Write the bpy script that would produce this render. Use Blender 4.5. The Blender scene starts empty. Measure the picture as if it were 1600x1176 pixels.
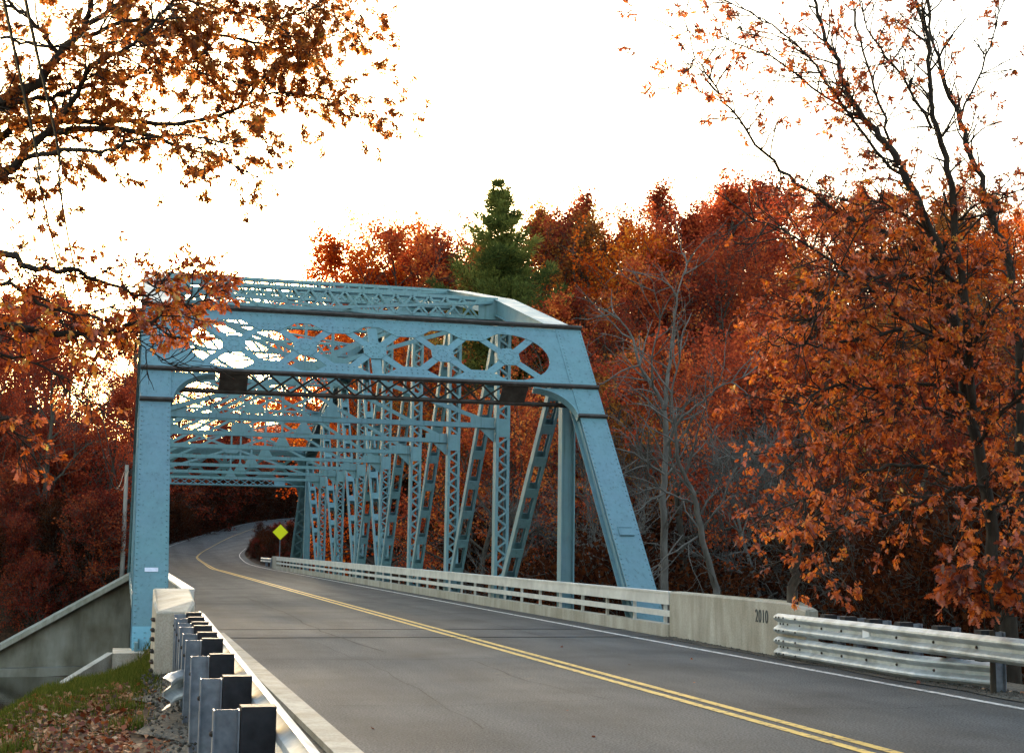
import bpy, math, random
import numpy as np
from mathutils import Matrix, Vector

scene = bpy.context.scene
col = scene.collection
R = math.radians
random.seed(7)
rng = np.random.default_rng(7)

# ---------------------------------------------------------------- camera
# photograph camera
zc, yaw, pit, roll, FPX = 1.65, .265, .1192, .0138, 2235.0
_cy, _sy, _cp, _sp, _cr, _sr = math.cos(yaw), math.sin(yaw), math.cos(pit), math.sin(pit), math.cos(roll), math.sin(roll)
_r = np.array([_cy, -_sy, 0]); _f0 = np.array([_sy, _cy, 0])
FW = _f0*_cp + np.array([0, 0, _sp]); _up = -_f0*_sp + np.array([0, 0, _cp])
RX = _cr*_r + _sr*_up; RY = -_sr*_r + _cr*_up
CAM = np.array([0, 0, zc])
cd = bpy.data.cameras.new('camera'); cam = bpy.data.objects.new('camera', cd); col.objects.link(cam)
cd.sensor_fit = 'HORIZONTAL'; cd.sensor_width = 36; cd.lens = 36*FPX/1600
cd.clip_start = .1; cd.clip_end = 3000
cam.matrix_world = Matrix(((RX[0], RY[0], -FW[0], 0), (RX[1], RY[1], -FW[1], 0), (RX[2], RY[2], -FW[2], zc), (0, 0, 0, 1)))
scene.camera = cam

# ---------------------------------------------------------------- sky, sun, exposure
SUN_EL, SUN_AZ = R(7.2), R(3.2)          # azimuth measured from +Y towards +X
w = bpy.data.worlds.new('World'); scene.world = w; w.use_nodes = True
nt = w.node_tree; nt.nodes.clear()
sky = nt.nodes.new('ShaderNodeTexSky'); sky.sky_type = 'NISHITA'; sky.sun_disc = False
sky.sun_elevation = SUN_EL; sky.sun_rotation = SUN_AZ; sky.air_density = 1.1; sky.dust_density = 2.2; sky.ozone_density = .7
bg = nt.nodes.new('ShaderNodeBackground'); bg.inputs[1].default_value = .15
wo = nt.nodes.new('ShaderNodeOutputWorld')
nt.links.new(sky.outputs[0], bg.inputs[0]); nt.links.new(bg.outputs[0], wo.inputs[0])
sl = bpy.data.lights.new('sun', 'SUN'); sl.energy = 4.0; sl.angle = R(4.0); sl.color = (1, .80, .55)
so = bpy.data.objects.new('sun', sl); col.objects.link(so)
sd = Vector((math.sin(SUN_AZ)*math.cos(SUN_EL), math.cos(SUN_AZ)*math.cos(SUN_EL), math.sin(SUN_EL)))
so.rotation_euler = sd.to_track_quat('Z', 'Y').to_euler()
scene.view_settings.view_transform = 'Standard'; scene.view_settings.look = 'None'
scene.view_settings.gamma = 1; scene.view_settings.use_curve_mapping = False
scene.view_settings.exposure = 2.8
scene.cycles.max_bounces = 7; scene.cycles.diffuse_bounces = 3; scene.cycles.transmission_bounces = 4
scene.cycles.use_denoising = True

# ---------------------------------------------------------------- pixel helpers (photo pixels of the 1600-wide picture)
def ray(px, py): return (px-800)/FPX*RX - (py-588)/FPX*RY + FW
def dep(px, py, D): return CAM + ray(px, py)*D
def onz(px, py, z):
    d = ray(px, py); return CAM + d*((z-zc)/d[2])
def onY(px, py, Y):
    d = ray(px, py); return CAM + d*(Y/d[1])

# ---------------------------------------------------------------- materials
def newmat(name):
    m = bpy.data.materials.new(name); m.use_nodes = True
    n = m.node_tree; n.nodes.clear()
    return m, n
def N(n, t, **kw):
    x = n.nodes.new(t)
    for k, v in kw.items():
        if k.startswith('i_'): x.inputs[int(k[2:])].default_value = v
        else: setattr(x, k, v)
    return x
def ramp(n, stops, interp='LINEAR'):
    r = n.nodes.new('ShaderNodeValToRGB'); e = r.color_ramp.elements; r.color_ramp.interpolation = interp
    while len(e) < len(stops): e.new(.5)
    for el, (p, c) in zip(e, stops):
        el.position = p; el.color = (c[0], c[1], c[2], 1)
    return r
def surf(name, stops, scale=4, detail=6, rough=.8, metal=0, bump=0, bscale=40, stretch=(1, 1, 1), stops2=None, scale2=1., spec=.3, speck=0, tracks=0):
    """noise-coloured principled surface: stops = colour ramp on object noise, stops2 multiplies a second coarser noise"""
    m, n = newmat(name); L = n.links.new
    tc = N(n, 'ShaderNodeTexCoord'); mp = N(n, 'ShaderNodeMapping'); mp.inputs['Scale'].default_value = stretch
    geo = N(n, 'ShaderNodeNewGeometry')
    L(geo.outputs['Position'], mp.inputs[0])
    no = N(n, 'ShaderNodeTexNoise'); no.inputs['Scale'].default_value = scale; no.inputs['Detail'].default_value = detail; no.inputs['Roughness'].default_value = .62
    L(mp.outputs[0], no.inputs['Vector'])
    rp = ramp(n, stops); L(no.outputs[0], rp.inputs[0]); out = rp.outputs[0]
    if stops2:
        n2 = N(n, 'ShaderNodeTexNoise'); n2.inputs['Scale'].default_value = scale2; n2.inputs['Detail'].default_value = 5
        L(geo.outputs['Position'], n2.inputs['Vector']); r2 = ramp(n, stops2); L(n2.outputs[0], r2.inputs[0])
        mx = N(n, 'ShaderNodeMixRGB', blend_type='MULTIPLY'); mx.inputs[0].default_value = 1; L(out, mx.inputs[1]); L(r2.outputs[0], mx.inputs[2]); out = mx.outputs[0]
    if speck:
        n3 = N(n, 'ShaderNodeTexNoise'); n3.inputs['Scale'].default_value = 45; n3.inputs['Detail'].default_value = 2
        L(geo.outputs['Position'], n3.inputs['Vector']); r3 = ramp(n, [(.36, (1-speck,)*3), (.64, (1+speck,)*3)]); L(n3.outputs[0], r3.inputs[0])
        mx = N(n, 'ShaderNodeMixRGB', blend_type='MULTIPLY'); mx.inputs[0].default_value = 1; L(out, mx.inputs[1]); L(r3.outputs[0], mx.inputs[2]); out = mx.outputs[0]
    if tracks:      # wheel paths and paving seams running along the road
        mt = N(n, 'ShaderNodeMapping'); mt.inputs['Scale'].default_value = (1.0, .012, 0); L(geo.outputs['Position'], mt.inputs[0])
        n4 = N(n, 'ShaderNodeTexNoise'); n4.inputs['Scale'].default_value = 1.; n4.inputs['Detail'].default_value = 4; L(mt.outputs[0], n4.inputs['Vector'])
        r4 = ramp(n, [(.35, (1-tracks,)*3), (.65, (1+tracks,)*3)]); L(n4.outputs[0], r4.inputs[0])
        mx = N(n, 'ShaderNodeMixRGB', blend_type='MULTIPLY'); mx.inputs[0].default_value = 1; L(out, mx.inputs[1]); L(r4.outputs[0], mx.inputs[2]); out = mx.outputs[0]
    b = N(n, 'ShaderNodeBsdfPrincipled'); L(out, b.inputs['Base Color'])
    b.inputs['Roughness'].default_value = rough; b.inputs['Metallic'].default_value = metal; b.inputs['Specular IOR Level'].default_value = spec
    if bump:
        nb = N(n, 'ShaderNodeTexNoise'); nb.inputs['Scale'].default_value = bscale; nb.inputs['Detail'].default_value = 4
        L(mp.outputs[0], nb.inputs['Vector']); bp = N(n, 'ShaderNodeBump'); bp.inputs['Strength'].default_value = bump; bp.inputs['Distance'].default_value = .02
        L(nb.outputs[0], bp.inputs['Height']); L(bp.outputs[0], b.inputs['Normal'])
    o = N(n, 'ShaderNodeOutputMaterial'); L(b.outputs[0], o.inputs[0])
    return m
def leafmat(name, stops, trans=.45, gloss=.04, objvar=.25):
    m, n = newmat(name); L = n.links.new
    at = N(n, 'ShaderNodeAttribute', attribute_name='tint'); oi = N(n, 'ShaderNodeObjectInfo')
    ad = N(n, 'ShaderNodeMath', operation='MULTIPLY_ADD'); L(oi.outputs['Random'], ad.inputs[0]); ad.inputs[1].default_value = objvar; L(at.outputs['Fac'], ad.inputs[2])
    sb = N(n, 'ShaderNodeMath', operation='SUBTRACT'); L(ad.outputs[0], sb.inputs[0]); sb.inputs[1].default_value = objvar/2
    rp = ramp(n, stops); L(sb.outputs[0], rp.inputs[0])
    d = N(n, 'ShaderNodeBsdfDiffuse'); t = N(n, 'ShaderNodeBsdfTranslucent'); L(rp.outputs[0], d.inputs[0]); L(rp.outputs[0], t.inputs[0])
    mx = N(n, 'ShaderNodeMixShader'); mx.inputs[0].default_value = trans; L(d.outputs[0], mx.inputs[1]); L(t.outputs[0], mx.inputs[2]); out = mx.outputs[0]
    if gloss:
        g = N(n, 'ShaderNodeBsdfGlossy'); g.inputs['Roughness'].default_value = .4
        m2 = N(n, 'ShaderNodeMixShader'); m2.inputs[0].default_value = gloss; L(out, m2.inputs[1]); L(g.outputs[0], m2.inputs[2]); out = m2.outputs[0]
    o = N(n, 'ShaderNodeOutputMaterial'); L(out, o.inputs[0])
    return m
G = lambda v: (v, v, v)
M = {}
def steelmat(name, base, teal):
    """weathered blue paint: slow drift between two paints, chalky wear, thin rain streaks and rust freckles"""
    m, n = newmat(name); L = n.links.new; geo = N(n, 'ShaderNodeNewGeometry')
    def noise(scale, detail, vec=None, rough=.6):
        t = N(n, 'ShaderNodeTexNoise'); t.inputs['Scale'].default_value = scale; t.inputs['Detail'].default_value = detail; t.inputs['Roughness'].default_value = rough
        L(vec or geo.outputs['Position'], t.inputs['Vector']); return t.outputs[0]
    def mul(a, b_):
        x = N(n, 'ShaderNodeMixRGB', blend_type='MULTIPLY'); x.inputs[0].default_value = 1; L(a, x.inputs[1]); L(b_, x.inputs[2]); return x.outputs[0]
    r1 = ramp(n, [(.35, base), (.65, teal)]); L(noise(.55, 3), r1.inputs[0])
    r2 = ramp(n, [(.25, G(.84)), (.5, G(1.)), (.75, G(1.10))]); L(noise(3.2, 9), r2.inputs[0])
    mp = N(n, 'ShaderNodeMapping'); mp.inputs['Scale'].default_value = (14, 14, .5); L(geo.outputs['Position'], mp.inputs[0])
    r3 = ramp(n, [(.30, (.66, .66, .64)), (.42, G(.96)), (.7, G(1.04))]); L(noise(1., 5, mp.outputs[0]), r3.inputs[0])
    c = mul(mul(r1.outputs[0], r2.outputs[0]), r3.outputs[0])
    r4 = ramp(n, [(.69, G(0.)), (.76, G(1.))]); L(noise(7., 7, rough=.72), r4.inputs[0])
    mx = N(n, 'ShaderNodeMixRGB'); L(r4.outputs[0], mx.inputs[0]); L(c, mx.inputs[1]); mx.inputs[2].default_value = (.10, .055, .03, 1)
    b = N(n, 'ShaderNodeBsdfPrincipled'); L(mx.outputs[0], b.inputs['Base Color']); b.inputs['Specular IOR Level'].default_value = .4
    rr = ramp(n, [(.3, G(.42)), (.7, G(.62))]); L(noise(2., 4), rr.inputs[0]); L(rr.outputs[0], b.inputs['Roughness'])
    bp = N(n, 'ShaderNodeBump'); bp.inputs['Strength'].default_value = .06; bp.inputs['Distance'].default_value = .02; L(noise(9., 4), bp.inputs['Height']); L(bp.outputs[0], b.inputs['Normal'])
    o = N(n, 'ShaderNodeOutputMaterial'); L(b.outputs[0], o.inputs[0]); return m
M['steel'] = steelmat('painted blue steel', (.125, .222, .268), (.118, .232, .255))
M['steel_new'] = surf('newer blue steel', [(.3, (.14, .34, .40)), (.7, (.17, .40, .45))], scale=3, rough=.4, spec=.5)
M['grime_shade'] = surf('rust stained and shade darkened steel', [(.3, (.035, .028, .024)), (.55, (.06, .05, .045)), (.8, (.10, .10, .10))], scale=5, detail=8, rough=.8, spec=.3)  # rusty ledge brown, with shade under the portal painted into the same colour
M['steel_new'] = surf('newer blue steel', [(.3, (.14, .34, .42)), (.7, (.17, .40, .47))], scale=3, rough=.4, spec=.5)
M['concrete'] = surf('weathered concrete', [(.25, (.25, .225, .18)), (.5, (.35, .32, .265)), (.75, (.45, .42, .36))], scale=2.2, detail=9, rough=.9,
                     stretch=(1.6, 1.6, .35), stops2=[(.3, (.74, .72, .66)), (.6, G(1.05))], scale2=.8, bump=.25, bscale=30, speck=.12)
M['concrete_old'] = surf('stained old concrete', [(.25, (.11, .10, .08)), (.45, (.22, .20, .16)), (.62, (.30, .28, .24)), (.8, (.38, .36, .33))], scale=.7, detail=9, rough=.95,
                     stretch=(1, 1, .25), stops2=[(.3, (.55, .5, .42)), (.6, G(1.05))], scale2=.5, bump=.3, bscale=12)
M['rail_pale'] = surf('pale bridge rail', [(.3, (.48, .46, .42)), (.7, (.64, .62, .57))], scale=3, detail=7, rough=.7, stops2=[(.3, G(.8)), (.6, G(1.))], scale2=1.3, spec=.4, bump=.06)
M['galv'] = surf('galvanised steel', [(.3, (.34, .38, .40)), (.7, (.50, .54, .56))], scale=9, detail=6, rough=.55, metal=.45, spec=.5, stops2=[(.3, (.66, .64, .6)), (.55, G(1.))], scale2=3.)
M['galv_post'] = surf('dull galvanised post', [(.3, (.13, .155, .19)), (.7, (.22, .25, .29))], scale=12, detail=6, rough=.6, metal=.3, spec=.4, stops2=[(.3, (.65, .65, .65)), (.6, G(1.))], scale2=3)
M['block'] = surf('black composite', [(.3, (.012, .013, .016)), (.7, (.024, .025, .03))], scale=12, rough=.75, spec=.25, stops2=[(.3, G(.8)), (.6, G(1.1))], scale2=3)
M['bolt'] = surf('rusty bolt', [(.3, (.03, .025, .02)), (.7, (.07, .055, .045))], scale=20, rough=.7, metal=.3)
M['asphalt'] = surf('worn asphalt', [(.25, (.052, .056, .059)), (.5, (.066, .070, .073)), (.78, (.083, .086, .088))], scale=1.1, detail=10, rough=.95, spec=.17, stretch=(1.4, .35, 1),
                    stops2=[(.30, (.70, .70, .71)), (.5, G(1.)), (.7, (1.16, 1.15, 1.13))], scale2=.6, bump=.7, bscale=60, speck=.5, tracks=.16)
M['crack'] = surf('crack filler', [(.3, G(.022)), (.7, G(.038))], scale=20, rough=1., spec=.08)
M['yellow'] = surf('yellow road paint', [(.36, (.12, .10, .07)), (.47, (.56, .37, .09)), (.7, (.66, .45, .12))], scale=11, detail=8, rough=.8, stops2=[(.25, G(.7)), (.5, G(1.))], scale2=2)
M['white'] = surf('white road paint', [(.38, (.10, .10, .10)), (.49, (.56, .55, .53)), (.7, (.70, .69, .67))], scale=11, detail=8, rough=.8, stops2=[(.25, G(.7)), (.5, G(1.))], scale2=2)
M['gravel'] = surf('dirty gravel', [(.25, (.03, .028, .022)), (.45, (.075, .07, .058)), (.6, (.12, .11, .095)), (.8, (.2, .18, .15))], scale=26, detail=6, rough=1, bump=1., bscale=45,
                   stops2=[(.3, (.6, .55, .5)), (.6, G(1.))], scale2=1.2)
M['ground'] = surf('leaf litter earth', [(.28, (.013, .009, .006)), (.45, (.032, .018, .011)), (.58, (.06, .029, .015)), (.75, (.10, .055, .03))], scale=7, detail=9, rough=1, bump=.8, bscale=14,
                   stops2=[(.3, (.6, .62, .5)), (.6, (1.1, 1., .9))], scale2=.25)
M['water'] = surf('dark river', [(.3, (.012, .012, .009)), (.7, (.02, .02, .014))], scale=1, rough=.08, spec=.5, bump=.15, bscale=3)
M['bark'] = surf('grey brown bark', [(.3, (.030, .024, .019)), (.55, (.07, .058, .046)), (.8, (.12, .10, .085))], scale=6, detail=8, rough=.95, stretch=(1.5, 1.5, .4), bump=.6, bscale=16)
M['bark_dark'] = surf('dark oak bark', [(.3, (.014, .011, .008)), (.55, (.032, .025, .018)), (.8, (.06, .05, .038))], scale=6, detail=8, rough=.95, stretch=(1.5, 1.5, .4), bump=.6, bscale=16)
M['bark_pale'] = surf('pale bare bark', [(.3, (.06, .05, .044)), (.55, (.11, .097, .087)), (.8, (.19, .17, .155))], scale=3, detail=8, rough=.9, stretch=(1.5, 1.5, .5))
M['pole'] = surf('weathered pole wood', [(.3, (.20, .18, .16)), (.7, (.34, .31, .28))], scale=5, rough=.9, stretch=(3, 3, .3))
M['wire'] = surf('black cable', [(.3, G(.02)), (.7, G(.03))], scale=5, rough=.6)
M['sign'] = surf('fluorescent yellow sign', [(.3, (.93, .90, .01)), (.7, (.96, .93, .01))], scale=3, rough=.4)
M['plate'] = surf('white label plate', [(.3, (.55, .58, .68)), (.7, (.72, .74, .84))], scale=14, rough=.5)
M['refl'] = surf('white reflector', [(.3, (.78, .8, .84)), (.7, (.9, .9, .9))], scale=5, rough=.25)
M['ink'] = surf('dark lettering', [(.3, (.035, .04, .042)), (.7, (.06, .065, .065))], scale=10, rough=.8)
# foliage, dark to light along tint
M['oak_orange'] = leafmat('orange oak leaves', [(0, (.09, .015, .005)), (.25, (.25, .042, .008)), (.55, (.54, .105, .011)), (.82, (.72, .19, .015)), (.95, (.76, .34, .025)), (1, (.60, .42, .10))], trans=.5, gloss=.05)
M['oak_brown'] = leafmat('russet oak leaves', [(0, (.13, .038, .012)), (.4, (.32, .095, .018)), (.75, (.50, .165, .024)), (.9, (.42, .26, .035)), (1, (.26, .24, .04))], trans=.6, gloss=.02)
M['rust'] = leafmat('rust red leaves', [(0, (0.179, 0.029, 0.0172)), (.4, (0.404, 0.065, 0.0286)), (.75, (0.643, 0.139, 0.0400)), (1, (0.777, 0.291, 0.0572))], trans=.45, gloss=.0, objvar=.5)
M['ochre'] = leafmat('ochre brown leaves', [(0, (0.138, 0.044, 0.0150)), (.4, (0.300, 0.100, 0.0250)), (.75, (0.475, 0.188, 0.0375)), (1, (0.562, 0.325, 0.0625))], trans=.45, gloss=.0, objvar=.5)
M['darkred'] = leafmat('dark maroon leaves', [(0, (0.086, 0.014, 0.0115)), (.5, (0.218, 0.034, 0.0207)), (1, (0.368, 0.086, 0.0287))], trans=.4, gloss=.0, objvar=.5)
M['orange'] = leafmat('bright orange leaves', [(0, (0.252, 0.030, 0.0060)), (.4, (0.504, 0.072, 0.0100)), (.75, (0.700, 0.144, 0.0160)), (1, (0.800, 0.288, 0.0300))], trans=.62, gloss=.0)
M['brushy'] = leafmat('brown brush leaves', [(0, (.018, .006, .004)), (.5, (.05, .015, .007)), (1, (.11, .034, .011))], trans=.35, gloss=0)
M['pine'] = leafmat('pine needles', [(0, (.055, .075, .024)), (.5, (.14, .16, .042)), (1, (.36, .33, .08))], trans=.5, gloss=0)
M['litter'] = leafmat('fallen leaves', [(0, (.06, .016, .008)), (.35, (.19, .042, .014)), (.65, (.32, .10, .035)), (.85, (.42, .20, .09)), (1, (.50, .34, .22))], trans=.25, gloss=.04, objvar=0)
M['grass'] = leafmat('bank grass', [(0, (.03, .045, .008)), (.5, (.06, .085, .014)), (1, (.14, .13, .03))], trans=.4, gloss=.0, objvar=0)

# ---------------------------------------------------------------- object helpers
def tag(o, label=None, cat=None, group=None, kind=None):
    if label: o['label'] = label
    if cat: o['category'] = cat
    if group: o['group'] = group
    if kind: o['kind'] = kind
    return o
def empty(name, loc=(0, 0, 0)):
    o = bpy.data.objects.new(name, None); o.location = loc; o.empty_display_size = .3; col.objects.link(o); return o
def link(name, me, mat, parent=None, kind=None):
    o = bpy.data.objects.new(name, me); col.objects.link(o)
    if mat and not me.materials: me.materials.append(M[mat])
    if parent is not None:
        o.parent = parent
        o.matrix_parent_inverse = world_of(parent).inverted()
    if kind: o['kind'] = kind
    return o
def world_of(o):
    m = o.matrix_basis.copy()
    if o.parent is not None: m = world_of(o.parent) @ o.matrix_parent_inverse @ m
    return m
class MB:
    """collects verts and faces of one mesh"""
    def __init__(s, T=None): s.v = []; s.f = []; s.T = T
    def add(s, vs, fs):
        b = len(s.v)
        s.v += [tuple(s.T(*p)) for p in vs] if s.T else [tuple(p) for p in vs]
        s.f += [tuple(b+i for i in q) for q in fs]
        return s
    def box(s, x0, x1, y0, y1, z0, z1):
        return s.add([(x0,y0,z0),(x1,y0,z0),(x1,y1,z0),(x0,y1,z0),(x0,y0,z1),(x1,y0,z1),(x1,y1,z1),(x0,y1,z1)],
                     [(0,3,2,1),(4,5,6,7),(0,1,5,4),(1,2,6,5),(2,3,7,6),(3,0,4,7)])
    def bar(s, p0, p1, wx, wy, up=(0, 0, 1), off=(0, 0)):
        """rectangular bar from p0 to p1; wx across, wy along 'up'"""
        p0, p1, up = np.array(p0, float), np.array(p1, float), np.array(up, float)
        d = p1-p0; d /= np.linalg.norm(d)
        a = np.cross(d, up); a /= np.linalg.norm(a); b = np.cross(a, d)
        vs = []
        for p in (p0, p1):
            for i, j in ((-1,-1),(1,-1),(1,1),(-1,1)):
                vs.append(p + a*(i*wx/2+off[0]) + b*(j*wy/2+off[1]))
        return s.add(vs, [(0,1,2,3),(7,6,5,4),(0,4,5,1),(1,5,6,2),(2,6,7,3),(3,7,4,0)])
    def prism(s, poly, frame, t0, t1):
        """2D polygon poly extruded from t0 to t1; frame(u, v, t) -> point"""
        n = len(poly)
        vs = [frame(u, v, t0) for u, v in poly] + [frame(u, v, t1) for u, v in poly]
        fs = [tuple(range(n)), tuple(range(2*n-1, n-1, -1))] + [(i, (i+1) % n + 0, (i+1) % n + n, i+n)[::-1] for i in range(n)]
        return s.add(vs, fs)
    def tube(s, pts, rad, n=6):
        v, f = tube_np(pts, rad, n); return s.add(v, f)
    def sweep(s, prof, path, closed=False):
        """sweep open/closed profile [(a, z)] along path [(x, y, z, nx, ny)] : point + a*(nx,ny) + z up"""
        k = len(prof); vs = []; fs = []
        for (x, y, z, nx, ny) in path:
            for a, h in prof: vs.append((x+a*nx, y+a*ny, z+h))
        for i in range(len(path)-1):
            for j in range(k if closed else k-1):
                j2 = (j+1) % k
                fs.append((i*k+j, i*k+j2, (i+1)*k+j2, (i+1)*k+j))
        if closed:
            fs.append(tuple(range(k))[::-1]); fs.append(tuple((len(path)-1)*k+j for j in range(k)))
        return s.add(vs, fs)
    def dome(s, c, n, r, h, k=6):
        """rivet or bolt head at c along normal n"""
        c = np.array(c, float); n = np.array(n, float); n /= np.linalg.norm(n)
        a = np.cross(n, (.31, .2, .93)); a /= np.linalg.norm(a); b = np.cross(n, a)
        vs = []
        for rr, hh in ((r, -.002), (r*.75, h*.75)):
            for i in range(k):
                t = 2*math.pi*i/k; vs.append(c + a*rr*math.cos(t) + b*rr*math.sin(t) + n*hh)
        vs.append(c+n*h)
        fs = [(i, (i+1) % k, k+(i+1) % k, k+i) for i in range(k)] + [(k+i, k+(i+1) % k, 2*k) for i in range(k)]
        b0 = len(s.v); s.v += [tuple(p) for p in vs]; s.f += [tuple(b0+i for i in q) for q in fs]
        return s
    def mesh(s, name, smooth=False):
        me = bpy.data.meshes.new(name); me.from_pydata(s.v, [], s.f); me.update()
        if smooth: me.polygons.foreach_set('use_smooth', [True]*len(me.polygons))
        return me
    def build(s, name, mat, parent=None, kind=None, smooth=False):
        return link(name, s.mesh(name, smooth), mat, parent, kind)
def tube_np(pts, rad, n=6):
    pts = np.asarray(pts, float); rad = np.asarray(rad, float); m = len(pts)
    d = np.gradient(pts, axis=0); d /= np.linalg.norm(d, axis=1)[:, None]+1e-9
    ref = np.array([.31, .2, .93]) if abs(d[0][2]) < .8 else np.array([.9, .3, .1])
    a = np.cross(d, ref); a /= np.linalg.norm(a, axis=1)[:, None]+1e-9; b = np.cross(d, a)
    t = np.arange(n)*2*np.pi/n
    v = pts[:, None, :] + rad[:, None, None]*(a[:, None, :]*np.cos(t)[None, :, None] + b[:, None, :]*np.sin(t)[None, :, None])
    i = np.arange(m-1)[:, None]*n; j = np.arange(n)[None, :]; j2 = (j+1) % n
    f = np.stack([i+j, i+j2, i+n+j2, i+n+j], -1).reshape(-1, 4)
    return v.reshape(-1, 3), f
def mesh_np(name, V, F, tint=None, smooth=False):
    """fast mesh of faces with equal vertex count"""
    V = np.ascontiguousarray(V, np.float32); F = np.ascontiguousarray(F, np.int32); k = F.shape[1]; nf = len(F)
    me = bpy.data.meshes.new(name); me.vertices.add(len(V)); me.vertices.foreach_set('co', V.ravel())
    me.loops.add(nf*k); me.loops.foreach_set('vertex_index', F.ravel())
    me.polygons.add(nf); me.polygons.foreach_set('loop_start', np.arange(nf, dtype=np.int32)*k)
    try: me.polygons.foreach_set('loop_total', np.full(nf, k, np.int32))
    except Exception: pass
    if smooth: me.polygons.foreach_set('use_smooth', np.ones(nf, bool))
    if tint is not None:
        at = me.attributes.new('tint', 'FLOAT', 'FACE'); at.data.foreach_set('value', np.ascontiguousarray(tint, np.float32))
    me.update(calc_edges=True); return me
def copy_part(src, parent, name=None, mw=None):
    c = src.copy(); col.objects.link(c); c.parent = parent
    if mw is not None:
        c.matrix_parent_inverse = Matrix(); c.matrix_basis = mw
    return c

# ================================================================= SETTING
XL, XR, Y0, P, NP, ZB = .65, 10.91, 28.27, 6.51, 10, -.35
YC = Y0 + P*NP                       # far bearing, 93.4
HT = [None, 7.26, 9.14, 10.52, 11.25, 11.5, 11.25, 10.52, 9.14, 7.26, None]
XM = (XL+XR)/2
def XS(side_, n): return XL+.03*n if side_ == 0 else XR      # truss planes; the left one closes in slightly

# road: matched stations  (left edge, centre line, right edge)
def pY(l): return np.array([onY(*q) for q in l])
cen_px = [(320, 880, 112), (310, 873, 120), (309, 868, 126), (325, 857, 135), (370, 835, 150), (420, 822, 162)]
inn_px = [(390, 881, 108), (377, 872, 114), (375, 866, 118), (380, 860, 122), (392, 851, 128), (430, 830, 138)]
out_px = [(236, 876, 116), (240, 866, 124), (268, 852, 134), (310, 838, 147), (350, 827, 158), (425, 812, 175)]
ys = [-25, 0, 8, 14, 20, 26, 32, 45, 60, 75, 90, 99]
cen = np.array([(6.2+.0*y, y, 0) for y in ys]); inn = np.array([(9.55+.45*min(1, max(0, (y-26)/60)), y, 0) for y in ys]); out = np.array([(2.3+.3*min(1, max(0, (y-26)/60)), y, 0) for y in ys])
cen = np.vstack([cen, pY(cen_px)]); inn = np.vstack([inn, pY(inn_px)]); out = np.vstack([out, pY(out_px)])
ext = lambda a: np.vstack([a, a[-1] + (a[-1]-a[-2])*np.array([2.5, 1.2, 1.2]), a[-1] + (a[-1]-a[-2])*np.array([7, 1.6, 3])])
cen, inn, out = ext(cen), ext(inn), ext(out)
def smooth_path(p, sub=8):
    """Catmull-Rom, denser"""
    q = np.vstack([2*p[0]-p[1], p, 2*p[-1]-p[-2]]); o = []
    for i in range(1, len(q)-2):
        for t in np.arange(sub)/sub:
            a, b, c, d = q[i-1], q[i], q[i+1], q[i+2]
            o.append(.5*((2*b) + (c-a)*t + (2*a-5*b+4*c-d)*t*t + (3*b-a-3*c+d)*t**3))
    o.append(p[-1]); return np.array(o)
cenS, innS, outS = smooth_path(cen), smooth_path(inn), smooth_path(out)
def strip(a, b, dz):
    """two matched polylines -> quad strip raised by dz"""
    V = np.vstack([a, b]).copy(); V[:, 2] += dz; n = len(a)
    return V, np.array([(i, i+1, n+i+1, n+i) for i in range(n-1)])[:, ::-1]
def side(a, b, w):
    """offset polyline a towards b by w metres"""
    d = b-a; d /= np.linalg.norm(d, axis=1)[:, None]; return a + d*w
# edges of the asphalt beyond the white lines
offR = np.interp(innS[:, 1], [0, 24, 27, 96, 104], [.45, .5, .62, .28, .9])[:, None]
offL = np.interp(outS[:, 1], [0, 24, 27, 96, 104], [.45, .45, 1.05, 1.3, .9])[:, None]
edR = innS + (innS-cenS)/np.linalg.norm(innS-cenS, axis=1)[:, None]*offR
edL = outS + (outS-cenS)/np.linalg.norm(outS-cenS, axis=1)[:, None]*offL
Va, Fa = strip(edL, cenS, 0); Vb, Fb = strip(cenS, edR, 0)
road = link('road', mesh_np('road', np.vstack([Va, Vb]), np.vstack([Fa, Fb+len(Va)])[:, ::-1]), 'asphalt'); tag(road, kind='structure')
def marking(name, a, b, mat, dz=.006):
    V, F = strip(a, b, dz); o = link(name, mesh_np(name, V, F), mat, road); return o
for sgn in (-1, 1):
    ref = innS if sgn > 0 else outS
    marking('centre_line', side(cenS, ref, .06), side(cenS, ref, .175), 'yellow')
nR = len(innS)
marking('edge_line', side(innS, cenS, .0), side(innS, cenS, .11), 'white')
# the left line starts where the bridge ends (the near part has only a kerb)
kL = int(np.argmax(outS[:, 1] > 100))
marking('edge_line', outS[kL:], side(outS, cenS, .11)[kL:], 'white')
# joints and cracks
mb = MB(); mb.box(1.6, 10.1, 26.05, 26.13, .002, .008); mb.box(1.25, 10.3, 28.6, 28.64, .002, .007); mb.build('expansion_joint', 'crack', road)
def crack(pts, wd):
    pts = np.array(pts, float); q = []
    for a, b in zip(pts[:-1], pts[1:]):
        for t in np.arange(8)/8: q.append(a+(b-a)*t+rng.normal(0, .025, 2))
    q.append(pts[-1]); q = np.array(q); d = np.gradient(q, axis=0); d /= np.linalg.norm(d, axis=1)[:, None]
    nrm = np.stack([-d[:, 1], d[:, 0]], 1)*(wd*rng.uniform(.4, 1, len(q)))[:, None]
    A = np.c_[q-nrm/2, np.full(len(q), .005)]; B = np.c_[q+nrm/2, np.full(len(q), .005)]
    V, F = strip(A, B, 0); link('road_crack', mesh_np('road_crack', V, F[:, ::-1]), 'crack', road)
crack([(2.1, 21.2), (4.2, 21.0), (6, 21.3), (9.3, 21.1)], .035)
crack([(3.9, 46), (4.0, 36), (3.85, 28), (4.1, 22.5)], .03)
crack([(2.2, 15.1), (3.4, 14.9), (5.2, 15.3)], .02)
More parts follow.
